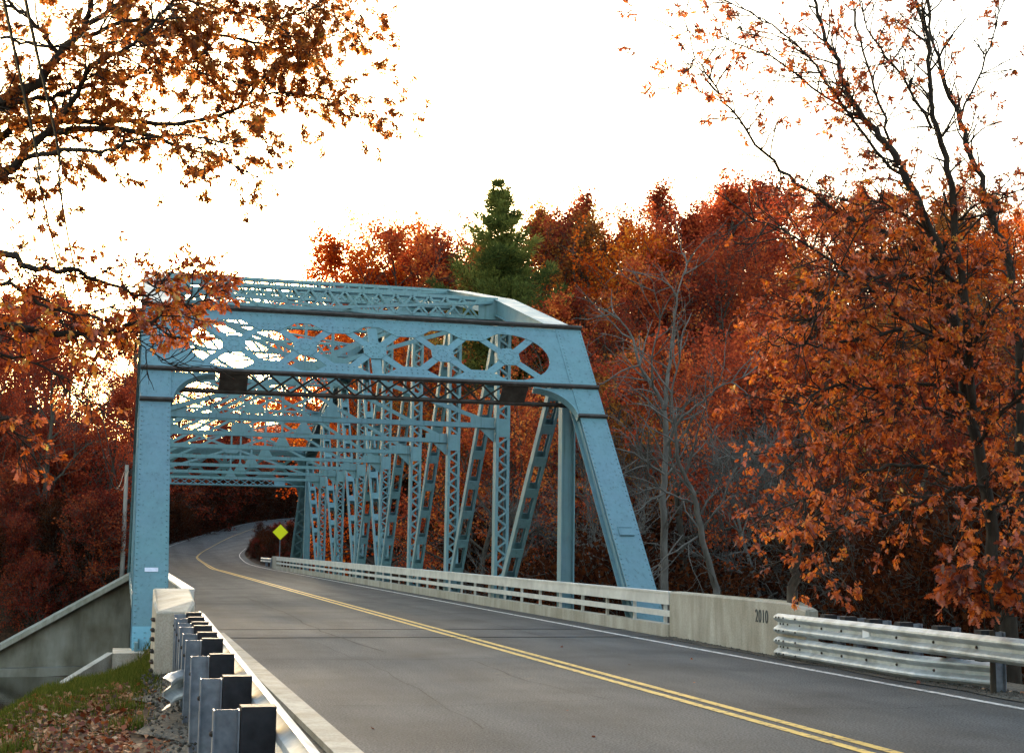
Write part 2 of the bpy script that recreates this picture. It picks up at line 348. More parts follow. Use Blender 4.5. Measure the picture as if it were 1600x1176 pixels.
crack([(6.6, 14.2), (8.2, 14.0), (9.4, 14.3)], .02)

crack([(7.9, 60), (7.8, 44), (8.0, 32), (7.85, 26.5)], .025)
crack([(3.3, 25.4), (3.5, 19), (3.3, 13)], .011)
crack([(5.1, 20.9), (5.0, 17.5), (5.3, 15.3)], .015)
# terrain --------------------------------------------------------------------
def sstep(a, b, x): t = np.clip((x-a)/(b-a), 0, 1); return t*t*(3-2*t)
roadpts = np.vstack([(edL+edR)/2]); halfw = np.linalg.norm(edR-edL, axis=1)/2
roadall = np.vstack([edL+(cenS-edL)*t for t in np.linspace(0, 1, 7)]+[cenS+(edR-cenS)*t for t in np.linspace(.15, 1, 6)]); roadall = np.vstack([roadall, (roadall[1:]+roadall[:-1])/2])
roadall = roadall[(np.abs(roadall[:, 0]) < 60) & (roadall[:, 1] > -26)]
def H(X, Y):
    X = np.asarray(X, float); Y = np.asarray(Y, float)
    # valley across the view between the abutments
    near = sstep(24, 40, Y + .25*np.clip(X-14, 0, 40)*0 - .0*X); far = sstep(92.6, 99.5, Y-.247*(np.clip(X, -14, 1)-.9))
    z = -.12 - 6.0*near*(1-far)
    # near bank left of the road falls away
    l = np.clip(.25-X, 0, None); lz = -(.10*np.minimum(l, 1.2) + .62*np.clip(l-1.2, 0, 6.5))
    lz2 = -sstep(15.5, 27, Y)*.36*np.clip((1.0-X)/1.2, 0, 1)
    z = z + (lz + lz2)*(1-near)*(1-far)
    # near bank right of the road falls, then rises as wooded hillside
    r = np.clip(X-11.6, 0, None); z = z - (1-far)*(1-near)*np.minimum(.38*r, 5.)
    z = z + sstep(34, 110, X)*22 + sstep(110, 400, X)*20
    # far hillside
    st_ = 152-42*sstep(16, 36, X); z = z + far*(.15*np.clip(Y-st_, 0, 160) + .03*np.clip(Y-300, 0, None))*(1+.25*sstep(20, 60, X)) + far*(2.2*sstep(-2, -16, X)+ 1.2*sstep(14, 24, X))
    z = z + .25*np.sin(X*.31+Y*.17)*np.cos(Y*.23-X*.11)*sstep(3, 12, np.abs(X-6))
    # road bench
    sh = X.shape; x = X.ravel(); y = Y.ravel(); zz = z.ravel().copy()
    near_road = (y > -60) & (y < 260) & (x > -40) & (x < 110); idx = np.nonzero(near_road)[0]
    for c in range(0, len(idx), 1500):
        k = idx[c:c+1500]
        d2 = (x[k][:, None]-roadall[None, :, 0])**2 + (y[k][:, None]-roadall[None, :, 1])**2
        j = d2.argmin(1); d = np.sqrt(d2[np.arange(len(k)), j]); on = (y[k] < 27) | (y[k] > 95)
        t = (1-sstep(0, 1, (d-np.where(y[k] < 27, .55, 1.3))/np.where(y[k] < 27, .7, 4.))) * on
        zz[k] = zz[k]*(1-t) + (roadall[j, 2]-np.where(y[k] > 99, .3, .05))*t
    return zz.reshape(sh)
gx = np.unique(np.concatenate([np.linspace(-600, -60, 12), np.linspace(-60, -8, 20), np.linspace(-8, 16, 81), np.linspace(16, 60, 40), np.linspace(60, 160, 30), np.linspace(160, 900, 14)]))
gy = np.unique(np.concatenate([np.linspace(-400, -20, 10), np.linspace(-20, 4, 12), np.linspace(4, 34, 91), np.linspace(34, 100, 50), np.linspace(100, 190, 80), np.linspace(190, 1400, 24)]))
GX, GY = np.meshgrid(gx, gy); GZ = H(GX, GY)
V = np.stack([GX, GY, GZ], -1).reshape(-1, 3); nx_, ny_ = len(gx), len(gy)
i, j = np.meshgrid(np.arange(nx_-1), np.arange(ny_-1)); b0 = (j*nx_+i).ravel()
ground = link('ground', mesh_np('ground', V, np.stack([b0, b0+1, b0+nx_+1, b0+nx_], 1), smooth=True), 'ground'); tag(ground, kind='structure')
mb = MB(); mb.add([(-400, 36, -5.9), (30, 36, -5.9), (30, 86, -5.9), (-400, 86, -5.9)], [(0, 1, 2, 3)]); tag(mb.build('river_water', 'water'), kind='structure')

# gravel shoulders
def gstrip(name, pts_in, pts_out, dz):
    V, F = strip(np.array(pts_in, float), np.array(pts_out, float), dz); o = link(name, mesh_np(name, V, F[:, ::-1]), 'gravel'); tag(o, kind='structure'); return o
yy = np.linspace(-15, 26, 60)
wob = .05*np.sin(yy*2.1)+.04*np.sin(yy*5.3+1)+rng.normal(0, .02, 60)
gstrip('gravel_shoulder', [(9.92+a, y, .012) for a, y in zip(wob, yy)], [(11.5, y, -.03) for y in yy], .0)
yl_ = np.linspace(-15, 19.5, 60); gstrip('gravel_shoulder', [(.42+a*2, y, float(H(np.array([.42]), np.array([y]))[0])) for a, y in zip(wob, yl_)], [(1.66, y, .03) for y in yl_], .018)
# kerb on the left
mb = MB()
for k in range(20):
    y0 = -14+2.0*k
    if y0 < 25.5: mb.box(1.64, 1.86, y0, y0+1.992, -.2, .10)
kb = mb.build('kerb', 'concrete'); tag(kb, kind='structure')

# ================================================================= STEEL BRIDGE
bridge = empty('truss_bridge', (XM, Y0, 0))
tag(bridge, 'blue riveted steel through truss bridge with an arched lattice portal carrying the road', 'bridge')
Lend = math.hypot(P, HT[1]-ZB); ay, az = P/Lend, (HT[1]-ZB)/Lend
def endframe(far, xc):
    """(u across, v up the post, t out of its top face) -> world"""
    if not far: return lambda u, v, t: (xc+u, Y0+ay*v-az*t, ZB+az*v+ay*t)
    return lambda u, v, t: (xc+u, YC-ay*v+az*t, ZB+az*v+ay*t)
def vz(z): return (z-ZB)/az
def normal_of(far): return (0, az if far else -az, ay)
def zigzag(mb, T, u0, u1, v0, v1, pitch, wd, t, th=.012, cross=False):
    """lacing between u0,u1 from v0 to v1 in frame T at level t"""
    k = max(1, int(round((v1-v0)/pitch))); st = (v1-v0)/k
    for q in range(k):
        a, b = (u0, u1) if q % 2 == 0 else (u1, u0)
        for s_, (x, y) in enumerate(((a, b), (b, a)) if cross else ((a, b),)):
            tt = t + (th+.002)*s_
            p0, p1 = np.array((x, v0+q*st)), np.array((y, v0+(q+1)*st)); d = p1-p0; d /= np.linalg.norm(d); nn = np.array((-d[1], d[0]))*wd/2
            mb.prism([tuple(p0-nn), tuple(p1-nn), tuple(p1+nn), tuple(p0+nn)], T, tt, tt+th)
HW = .33     # half width of end post cover plate
def rivet_rows(T, nrm, us, v0, v1, st, r=.024, h=.02, t=.0):
    mb = MB()
    for u in us:
        v = v0
        while v < v1: mb.dome(T(u, v, t), nrm, r, h); v += st
    return mb
for far in (0, 1):
    for xc in (XS(0, NP*far), XR):
        T = endframe(far, xc); nrm = normal_of(far); side_l = 'right' if xc == XR else 'left'
        b = MB(T)
        for s_ in (-1, 1):
            b.box(s_*.25-.014, s_*.25+.014, -.25, Lend, -.42, -.022)                 # webs
            b.box(min(s_*.266, s_*.33), max(s_*.266, s_*.33), -.25, Lend-.05, -.14, -.128)         # angle legs at the top
            b.box(min(s_*.266, s_*.35), max(s_*.266, s_*.35), -.25, Lend, -.432, -.415)      # bottom angle legs
        ep = b.build('end_post', 'steel', bridge)
        MB(T).box(-HW, HW, .55, Lend+.02, -.022, 0).build('cover_plate', 'steel', ep)
        MB(T).box(-HW, HW, -.3, .545, -.024, .004).build('pin_plate', 'steel_new', ep)
        b = MB(T); zigzag(b, T, -.25, .25, .3, Lend-.3, .45, .07, -.45); b.T = None
        b2 = MB(); zigzag(b2, T, -.25, .25, .3, Lend-.3, .45, .07, -.45); b2.build('underside_lacing', 'steel', ep, 'stuff')
        if not far:
            rivet_rows(T, nrm, (-.285, .285), .62, vz(4.7), .145).build('rivets', 'steel', ep, 'stuff', True)
            rivet_rows(T, nrm, (-.285, -.1, .1, .285), -.2, .5, .12, t=.004).build('rivets', 'steel_new', ep, 'stuff', True)
            rivet_rows(T, nrm, (-.285, .285), vz(4.86), vz(5.5), .13).build('rivets', 'steel', ep, 'stuff', True)
        # shoe
        ys_ = YC if far else Y0
        b = MB(); b.box(xc-.4, xc+.4, ys_-.45, ys_+.45, ZB-.32, ZB-.26); b.box(xc-.28, xc-.22, ys_-.3, ys_+.3, ZB-.26, ZB+.15); b.box(xc+.22, xc+.28, ys_-.3, ys_+.3, ZB-.26, ZB+.15)
        b.build('bearing_shoe', 'steel', bridge)

# portals --------------------------------------------------------------------
HB, HC = 5.57, 4.80
VB, VT, VC = vz(HB), Lend, vz(HC)
def circ(cx, cy, rx, ry, a0, a1, n=14): return [(cx+rx*math.cos(a0+(a1-a0)*k/n), cy+ry*math.sin(a0+(a1-a0)*k/n)) for k in range(n+1)]
for far in (0, 1):
    XP = (XS(0, NP*far)+XR)/2; T = endframe(far, XP); nrm = normal_of(far); hw = XR-XP; GR = 'steel' if far else 'grime_shade'
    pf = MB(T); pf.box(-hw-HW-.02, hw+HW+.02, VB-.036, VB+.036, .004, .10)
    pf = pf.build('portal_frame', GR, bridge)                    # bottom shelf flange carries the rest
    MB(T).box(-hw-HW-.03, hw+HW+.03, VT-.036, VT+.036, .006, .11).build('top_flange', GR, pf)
    MB(T).box(-hw+HW, hw-HW, VT-.34, VT-.04, -.014, .0).build('top_band', 'steel', pf)
    MB(T).box(-hw+HW, hw-HW, VB+.04, VB+.2, -.014, .0).build('bottom_band', 'steel', pf)
    v0, v1 = VB+.2, VT-.34; vm = (v0+v1)/2; hv = (v1-v0)/2; sp = 1.68
    # end plates with a round edge
    for s_ in (-1, 1):
        ce = 3.36+.05; arc = circ(ce, vm, 1.0, hv, -math.pi/2, math.pi/2)
        poly = [(s_*u, v) for u, v in arc] + [(s_*(hw-HW), v1), (s_*(hw-HW), v0)]
        MB().prism(poly, T, -.016, -.002).build('end_plate', 'steel', pf)
        MB(T).box(min(s_*(hw-HW-.02), s_*(hw+HW)), max(s_*(hw-HW-.02), s_*(hw+HW)), VB+.04, VT-.04, .002, .012).build('post_splice', 'steel', pf)
        # lower collar across each post, and knee bracket
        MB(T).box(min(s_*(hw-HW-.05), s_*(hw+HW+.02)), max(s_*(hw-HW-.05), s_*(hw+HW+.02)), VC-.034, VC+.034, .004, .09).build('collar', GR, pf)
        a_, b_ = 1.0, VB-.037-VC
        arc = circ(hw-HW-a_+.0, VC-.0, a_, b_, 0, math.pi/2)
        poly = [(s_*u, v) for u, v in arc] + [(s_*(hw-HW), VB-.039)]
        MB().prism(poly, T, -.03, -.012).build('knee_bracket', 'steel', pf)
        kf = MB()
        for (ua, va), (ub, vb) in zip(arc[:-1], arc[1:]):
            dn = np.array((-(vb-va), ub-ua)); dn /= np.linalg.norm(dn); wv = .05
            q = [(s_*ua, va), (s_*ub, vb), (s_*(ub+dn[0]*wv), vb+dn[1]*wv), (s_*(ua+dn[0]*wv), va+dn[1]*wv)]
            kf.prism(q, T, -.16, .02)
        kf.build('knee_flange', 'steel', pf)
        # lower strip of cover between shelf and collar
        MB(T).box(min(s_*(hw-HW-.0), s_*(hw+HW)), max(s_*(hw-HW-.0), s_*(hw+HW)), VC+.036, VB-.038, .002, .012).build('post_splice', 'steel', pf)
    for k in range(5):
        uc = (k-2)*sp
        MB().prism([(uc+.30*math.cos(t), vm+.33*math.sin(t)) for t in (np.arange(8)+.5)*math.pi/4], T, -.012, .0).build('node_plate', 'steel', pf)
        for su in (-1, 1):
            for sv in (-1, 1):
                p0 = np.array((uc+su*.12, vm+sv*.12)); p1 = np.array((uc+su*sp*.5, vm+sv*(hv+.02)))
                d = p1-p0; d /= np.linalg.norm(d); nn = np.array((-d[1], d[0]))*.095
                MB().prism([tuple(p0-nn), tuple(p1-nn), tuple(p1+nn), tuple(p0+nn)], T, -.030, -.016).build('portal_brace', 'steel', pf)
        if k == 2:
            MB().prism([(uc-.12, v0), (uc+.12, v0), (uc+.12, v1), (uc-.12, v1)], T, -.044, -.031).build('portal_hanger', 'steel', pf)
        if k < 4:
            um = uc+sp/2
            for sv in (-1, 1):
                e = vm+sv*hv
                poly = [(um-.66, e), (um+.66, e), (um+.24, e-sv*.30), (um-.24, e-sv*.30)]
                if sv > 0: poly = poly[::-1]
                MB().prism(poly, T, -.014, .0).build('gusset_plate', 'steel', pf)
    if not far:
        rv = MB()
        for k in range(5):
            uc = (k-2)*sp
            for t in np.arange(10)*math.pi/5:
                for rr in (.12, .24): rv.dome(T(uc+rr*math.cos(t), vm+rr*math.sin(t), 0), nrm, .023, .019)
            if k < 4:
                for sv in (-1, 1):
                    for q in np.linspace(-.4, .4, 7): rv.dome(T(uc+sp/2+q, vm+sv*(hv-.08), 0), nrm, .023, .019)
                    for q in np.linspace(-.28, .28, 5): rv.dome(T(uc+sp/2+q, vm+sv*(hv-.2), 0), nrm, .023, .019)
        for u in np.arange(-hw+HW+.1, hw-HW, .16):
            rv.dome(T(u, VT-.13, 0), nrm, .022, .018); rv.dome(T(u, VB+.11, 0), nrm, .022, .018)
        for s_ in (-1, 1):
            for v in np.arange(VB+.12, VT-.1, .13):
                rv.dome(T(s_*(hw-.28), v, .012), nrm, .023, .019); rv.dome(T(s_*(hw+.29), v, .012), nrm, .023, .019)
        rv.build('rivets', 'steel', pf, 'stuff', True)
    # underside of the portal box: battens, crossed lacing bars and the rear flange; near brown includes their shade
    dpt = .56
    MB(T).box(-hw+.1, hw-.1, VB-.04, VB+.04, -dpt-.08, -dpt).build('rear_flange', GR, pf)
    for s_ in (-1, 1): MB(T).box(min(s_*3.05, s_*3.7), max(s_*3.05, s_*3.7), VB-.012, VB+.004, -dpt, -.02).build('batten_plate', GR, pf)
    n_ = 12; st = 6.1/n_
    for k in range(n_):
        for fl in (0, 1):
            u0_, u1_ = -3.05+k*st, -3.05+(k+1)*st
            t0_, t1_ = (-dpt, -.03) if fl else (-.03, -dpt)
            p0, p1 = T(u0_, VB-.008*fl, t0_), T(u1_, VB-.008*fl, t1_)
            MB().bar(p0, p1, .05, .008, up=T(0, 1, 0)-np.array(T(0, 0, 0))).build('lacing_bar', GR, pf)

# chords ---------------------------------------------------------------------
def Upt(n, x): return np.array((x, Y0+n*P, HT[n]-.02))
for sd_ in (0, 1):
    for n in range(1, NP-1):
        a, b = Upt(n, XS(sd_, n)), Upt(n+1, XS(sd_, n+1)); d = b-a; Ln = np.linalg.norm(d); d /= Ln; up = np.cross((1, 0, 0), d)
        T = (lambda a, d, up: lambda u, v, t: tuple(a + np.array((u, 0, 0)) + d*v + up*t))(a, d, up)
        m = MB(T)
        for s_ in (-1, 1):
            m.box(s_*.25-.014, s_*.25+.014, -.02, Ln+.02, -.46, -.024)
            m.box(min(s_*.266, s_*.34), max(s_*.266, s_*.34), 0, Ln, -.475, -.455)
        tcm = m.build('top_chord', 'steel', bridge)
        MB(T).box(-HW-.01, HW+.01, -.012, Ln+.012, -.022, .0).build('cover_plate', 'steel', tcm)
        m = MB(); zigzag(m, T, -.25, .25, .2, Ln-.2, .4, .06, -.49); m.build('underside_lacing', 'steel', tcm, 'stuff')
    for n in range(NP):
        m = MB(); xc = XS(sd_, n+.5)
        for s_ in (-1, 1): m.box(xc+s_*.22-.015, xc+s_*.22+.015, Y0+n*P+.01, Y0+(n+1)*P-.01, ZB-.2, ZB+.2)
        m.build('bottom_chord', 'steel', bridge)
# floor beams and stringers below the deck
for n in range(NP+1): MB().box(XL+.3, XR-.3, Y0+n*P-.18, Y0+n*P+.18, -.95, -.25).build('floor_beam', 'steel', bridge)
dk = MB().box(1.02, 10.56, 26.2, 97.0, -.30, -.05).build('deck_slab', 'concrete', bridge)

# vertical posts ---------------------------------------------------------------
barmesh = {}
PW = .20
for sd_ in (0, 1):
    for n in range(1, NP):
        xc = XS(sd_, n); yc = Y0+n*P; zt = HT[n]-.3; zb_ = ZB
        T = (lambda xc, yc: lambda u, v, t: (xc+u, yc-t, v))(xc, yc)
        if n in (1, NP-1):
            m = MB(); m.box(xc-.15, xc+.15, yc-.012, yc+.012, zb_, zt)
            for s_ in (-1, 1): m.box(xc+s_*.165-.013, xc+s_*.165+.013, yc-.16, yc+.16, zb_, zt)
            m.build('hip_vertical', 'steel', bridge); continue
        m = MB()
        for s_ in (-1, 1):
            m.box(xc+s_*PW-.012, xc+s_*PW+.012, yc-.17, yc+.17, zb_, zt)
            x_in = xc+s_*(PW-.012); x_f = xc+s_*(PW-.075)
            for e in (-.17, .156): m.box(min(x_in, x_f), max(x_in, x_f), yc+e, yc+e+.014, zb_, zt)
        vp = m.build('vertical_post', 'steel', bridge)
        zs = 5.25
        MB(T).box(-PW-.005, PW+.005, zs-.33, zs+.22, .172, .188).build('tie_plate', 'steel', vp)
        MB(T).box(-PW-.005, PW+.005, zt-.75, zt, .172, .188).build('tie_plate', 'steel', vp)
        spans = [(.1, zs-.34), (zs+.23, zt-.76)]
        if xc == XR and n in (2, 3, 4):
            for a_, b_ in spans:
                k = int(round((b_-a_)/.215)); st = (b_-a_)/k
                key = round(st, 4)
                if key not in barmesh:
                    ln = math.hypot(2*PW-.07, st)
                    barmesh[key] = MB().box(-.03, .03, -.006, .006, -ln/2, ln/2).mesh('lacing_bar')
                ang = math.atan2(2*PW-.07, st)
                for q in range(k):
                    o = link('lacing_bar', barmesh[key], 'steel'); o.parent = vp
                    o.location = (xc, yc-.178-.001*(q % 2), a_+(q+.5)*st); o.rotation_euler = (0, ang if q % 2 else -ang, 0)
        else:
            m = MB()
            for a_, b_ in spans: zigzag(m, T, -PW+.035, PW-.035, a_, b_, .215, .06, .172)
            m.build('front_lacing', 'steel', vp, 'stuff')
        m = MB()
        for a_, b_ in spans: zigzag(m, T, -PW+.035, PW-.035, a_, b_, .43, .06, -.186)
        m.build('rear_lacing', 'steel', vp, 'stuff')
# diagonals --------------------------------------------------------------------
for sd_ in (0, 1):
    dg = [(n, n+1) for n in range(1, 5)] + [(n+1, n) for n in range(5, 9)] + [(6, 5), (5, 6), (4, 5)][1:2]
    for nt_, nb_ in dg:
        a = np.array((XS(sd_, nt_), Y0+nt_*P, HT[nt_]-.35)); b = np.array((XS(sd_, nb_), Y0+nb_*P, ZB)); d = b-a; Ln = np.linalg.norm(d); d /= Ln
        nn = np.cross((1, 0, 0), d)
        T = (lambda a, d, nn: lambda u, v, t: tuple(a + np.array((u, 0, 0)) + d*v + nn*t))(a, d, nn)
        m = MB(T)
        for s_ in (-1, 1):
            m.box(s_*.185-.011, s_*.185+.011, .1, Ln, -.13, .13)
            m.box(min(s_*.174, s_*.12), max(s_*.174, s_*.12), .1, Ln, -.13, -.118); m.box(min(s_*.174, s_*.12), max(s_*.174, s_*.12), .1, Ln, .118, .13)
        di = m.build('diagonal', 'steel', bridge)
        first = None
        k = int(Ln/1.05)
        for q in range(k):
            v = .5+q*(Ln-.9)/(k-1)
            if first is None or True:
                MB(T).box(-.19, .19, v-.16, v+.16, .131, .141).build('batten_plate', 'steel', di)
                MB(T).box(-.19, .19, v-.16, v+.16, -.141, -.131).build('batten_plate', 'steel', di)
# sway frames --------------------------------------------------------------------
for n in range(2, NP-1):
    xl_, xr_ = XS(0, n)+PW+.02, XR-PW-.02
    yc = Y0+n*P; zs = 5.25; zt = HT[n]-.05; zl = zt-.62
    T = (lambda yc: lambda u, v, t: (u, yc-t, v))(yc)
    m = MB(); m.box(xl_, xr_, yc-.10, yc+.10, zs-.06, zs-.045); m.box(xl_, xr_, yc-.012, yc+.012, zs-.045, zs+.09)
    sw = m.build('sway_frame', 'steel', bridge)
    for s_, xe in ((1, xl_), (-1, xr_)):
        MB().box(min(xe, xe+s_*.75), max(xe, xe+s_*.75), yc-.026, yc-.014, zs-.05, zs+.26).build('end_gusset', 'steel', sw)
        MB().prism([(xe, zs-.06), (xe, zs-.5), (xe+s_*.5, zs-.06)][::s_], lambda u, v, t: (u, yc+t, v), -.01, .01).build('knee_plate', 'steel', sw)
    # top strut: two chords, crossed lacing and end plates
    m = MB()
    for z in (zt-.05, zl): m.box(xl_, xr_, yc-.16, yc-.144, z-.03, z+.07); m.box(xl_, xr_, yc-.144, yc-.04, z-.03, z-.018); m.box(xl_, xr_, yc+.144, yc+.16, z-.03, z+.07); m.box(xl_, xr_, yc+.04, yc+.144, z-.03, z-.018)
    ts = m.build('top_strut', 'steel', sw)
    m = MB(); Tl = lambda u, v, t: (v, yc-t, u)
    zigzag(m, Tl, zl, zt-.05, xl_+.6, xr_-.6, .5, .055, .162, cross=True); zigzag(m, Tl, zl, zt-.05, xl_+.6, xr_-.6, .5, .055, -.176, cross=True)
    m.build('strut_lacing', 'steel', sw, 'stuff')
    for s_, xe in ((1, xl_), (-1, xr_)): MB().box(min(xe, xe+s_*.6), max(xe, xe+s_*.6), yc-.176, yc-.163, zl-.03, zt+.02).build('end_gusset', 'steel', sw)
    zm = (zs+zl)/2
    for k, (xa, za, xb, zb2) in enumerate(((xl_+.1, zs+.1, xr_-.1, zl), (xr_-.1, zs+.1, xl_+.1, zl))):
        MB().bar((xa, yc-.05+.07*k, za), (xb, yc-.05+.07*k, zb2), .05, .12, up=(0, 0, 1)).build('sway_diagonal', 'steel', sw)
    MB().box(XM-.045, XM+.045, yc+.055, yc+.07, zs, zl).build('sway_hanger', 'steel', sw)
    MB().prism([(XM-.55, zm), (XM-.3, zm-.22), (XM+.3, zm-.22), (XM+.55, zm), (XM+.3, zm+.22), (XM-.3, zm+.22)], T, .09, .102).build('centre_gusset', 'steel', sw)
    MB().prism([(XM-.3, zs+.09), (XM+.3, zs+.09), (XM+.07, zs+.5), (XM-.07, zs+.5)], T, .03, .042).build('hanger_gusset', 'steel', sw)
# top laterals -------------------------------------------------------------------
for n in range(1, NP-1):
    for k, (xa, xb) in enumerate(((XS(0, n)+.2, XR-.2), (XR-.2, XS(0, n+1)+.2))):
        a, b = Upt(n, xa)-np.array((0, 0, .12+.09*k)), Upt(n+1, xb)-np.array((0, 0, .12+.09*k))
        MB().bar(a, b, .10, .075).build('lateral_brace', 'steel', bridge)
# label plate on the near left post, bracket on the near right one
T = endframe(0, XL); o = MB(T).box(-.13, .13, vz(1.12)-.05, vz(1.12)+.05, .004, .012).build('label_plate', 'plate', bridge)
o['label'] = 'small white label plate on the left end post'
T = endframe(0, XR); b = MB(T); v0 = vz(1.95)
b.box(-.17, .17, v0-.01, v0+.015, .003, .05); b.box(-.17, -.155, v0+.017, v0+.26, .003, .03); b.box(-.15, .17, v0+.245, v0+.26, .003, .015); b.build('sign_bracket', 'steel', bridge)

# ================================================================= RAILINGS AND END BLOCKS
def railing(x_face, sgn, label):
    """sgn=+1: rail stands to the right of its face"""
    o = MB(); x0, x1 = sorted((x_face, x_face+sgn*.24)); ya, yb = 26.25, 98.3
    root = empty('bridge_railing', (x_face, ya, 0)); tag(root, label, 'railing', 'bridge railings')
    yk = ya
    while yk < yb-.1:
        ye = min(yb, yk+6.0)
        MB().box(x0, x1, yk, ye-.012, -.02, .22).build('kerb_block', 'concrete', root)
        yk = ye
    pm = MB().box(-.03, .03, -.028, .028, .22, .80).mesh('post')
    y = ya+.55
    while y < yb:
        p = link('post', pm, 'rail_pale'); p.parent = root; p.matrix_parent_inverse = world_of(root).inverted(); p.location = (x_face+sgn*.15, y, 0); y += 1.75
    yk = ya
    while yk < yb-.1:
        ye = min(yb, yk+9.0)
        m = MB(); a, b = sorted((x_face+sgn*.02, x_face+sgn*.112)); m.box(a, b, yk, ye-.01, .37, .48); m.build('middle_rail', 'rail_pale', root)
        a, b = sorted((x_face+sgn*.0, x_face+sgn*.112)); m = MB(); m.box(a, b, yk, ye-.01, .60, .81); a, b = sorted((x_face-sgn*.012, x_face+sgn*.20)); m.box(a, b, yk, ye-.01, .812, .85); m.build('top_rail', 'rail_pale', root)
        yk = ye
    return root
railing(10.33, 1, 'long pale concrete and metal railing along the right side of the bridge deck')
railing(1.33, -1, 'pale railing along the left side of the bridge deck behind the left end post')
def extr(poly, z0, z1):
    m = MB(); n = len(poly)
    m.add([(x, y, z0) for x, y in poly]+[(x, y, z1) for x, y in poly], [tuple(range(n))[::-1], tuple(range(n, 2*n))]+[(i, (i+1) % n, n+(i+1) % n, n+i) for i in range(n)]); return m
def end_block(label, outline, chamf, h=.85, zb=-.7, group='concrete end blocks of the bridge railings'):
    """outline: polygon; chamf: function(x, y) -> top height"""
    n = len(outline); m = MB()
    top = [(x, y, chamf(x, y)) for x, y in outline]
    cx = sum(p[0] for p in outline)/n; cy = sum(p[1] for p in outline)/n
    bev = .03
    t2 = [(x+(cx-x)*.02*0+np.sign(cx-x)*bev, y+np.sign(cy-y)*bev, z) for x, y, z in top]
    t1 = [(x, y, z-bev) for x, y, z in top]
    m.add([(x, y, zb) for x, y in outline]+t1+t2, [tuple(range(n))[::-1]]+[(i, (i+1) % n, n+(i+1) % n, n+i) for i in range(n)]+[(n+i, n+(i+1) % n, 2*n+(i+1) % n, 2*n+i) for i in range(n)])
    b0 = 2*n; m.f += [tuple(2*n+i for i in range(n))]
    o = m.build('end_block', 'concrete'); tag(o, label, 'concrete block', group); return o
ch = lambda x, y: .85 if y > 20.35 else .74
rb = end_block('weathered concrete end block marked 2010 beside the right guardrail', [(10.135, 20.1), (10.58, 20.55), (10.60, 21.1), (10.60, 26.2), (10.33, 26.2), (10.155, 20.75)], lambda x, y: .86 if y > 20.6 else .77)
end_block('pale concrete end block at the left bridge railing, behind the black guardrail blocks', [(1.25, 26.2), (.62, 26.2), (.50, 20.6), (.53, 20.1), (.95, 19.8), (1.06, 20.6)], lambda x, y: .86 if y > 20.3 else .74)
end_block('small concrete end block at the far end of the right bridge railing', [(10.33, 98.35), (10.6, 98.35), (10.6, 101.5), (10.36, 101.5)], lambda x, y: .85)
# 2010
cu = bpy.data.curves.new('year', 'FONT'); cu.body = '2010'; cu.size = .30; cu.extrude = .004; cu.align_x = 'CENTER'; cu.space_character = 1.12
tmp = bpy.data.objects.new('tmp', cu); col.objects.link(tmp); bpy.context.view_layer.update()
tm = bpy.data.meshes.new_from_object(tmp.evaluated_get(bpy.context.evaluated_depsgraph_get())); bpy.data.objects.remove(tmp)
tm.materials.clear()
yr = link('year_number', tm, 'ink', rb)
fa = math.atan2(.175, 5.45)      # block face runs slightly askew
pc = np.array((10.155+.0321*(21.75-20.75)-.006, 21.75))
ex = Vector((-math.sin(fa), -math.cos(fa), 0)); ez = Vector((-math.cos(fa), math.sin(fa), 0)); eyv = Vector((0, 0, 1))
mw = Matrix(((ex[0]*.8, 0, ez[0], pc[0]), (ex[1]*.8, 0, ez[1], pc[1]), (0, 1, ez[2], .50), (0, 0, 0, 1)))
yr.parent = rb; yr.matrix_parent_inverse = Matrix(); yr.matrix_basis = mw
yr['label'] = 'dark figures 2010 set into the concrete'
# conduits on the near end of the right kerb
for k in range(2):
    m = MB(); m.tube([(10.36, 26.02+.1*k-.4, -.05), (10.36-.05, 26.02+.1*k+.3, .2)], [.02, .02], 6)

# ================================================================= GUARDRAILS
PROF = [(0, .156), (.018, .15), (.078, .112), (.083, .088), (.072, .066), (.006, .022), (.004, -.022), (.072, -.066), (.083, -.088), (.078, -.112), (.018, -.15), (0, -.156)]
def wbeam(path, z, sgn, th=.006):
    """path [(x, y)], corrugated face towards sgn*normal"""
    p = np.array(path, float); d = np.gradient(p, axis=0); d /= np.linalg.norm(d, axis=1)[:, None]; nr = np.stack([d[:, 1], -d[:, 0]], 1)*sgn
    pr = [(a, h) for a, h in PROF] + [(a-th, h) for a, h in PROF[::-1]]
    m = MB(); m.sweep(pr if sgn > 0 else pr[::-1], [(x, y, (z[i] if hasattr(z, '__len__') else z), n[0], n[1]) for i, ((x, y), n) in enumerate(zip(p, nr))], closed=True); return m
def ibeam_mesh(dx, wy, z0, z1, name):
    m = MB(); t = .009
    m.box(0, t, -wy/2, wy/2, z0, z1); m.box(dx-t, dx, -wy/2, wy/2, z0, z1); m.box(t, dx-t, -.004, .004, z0, z1); return m.mesh(name)
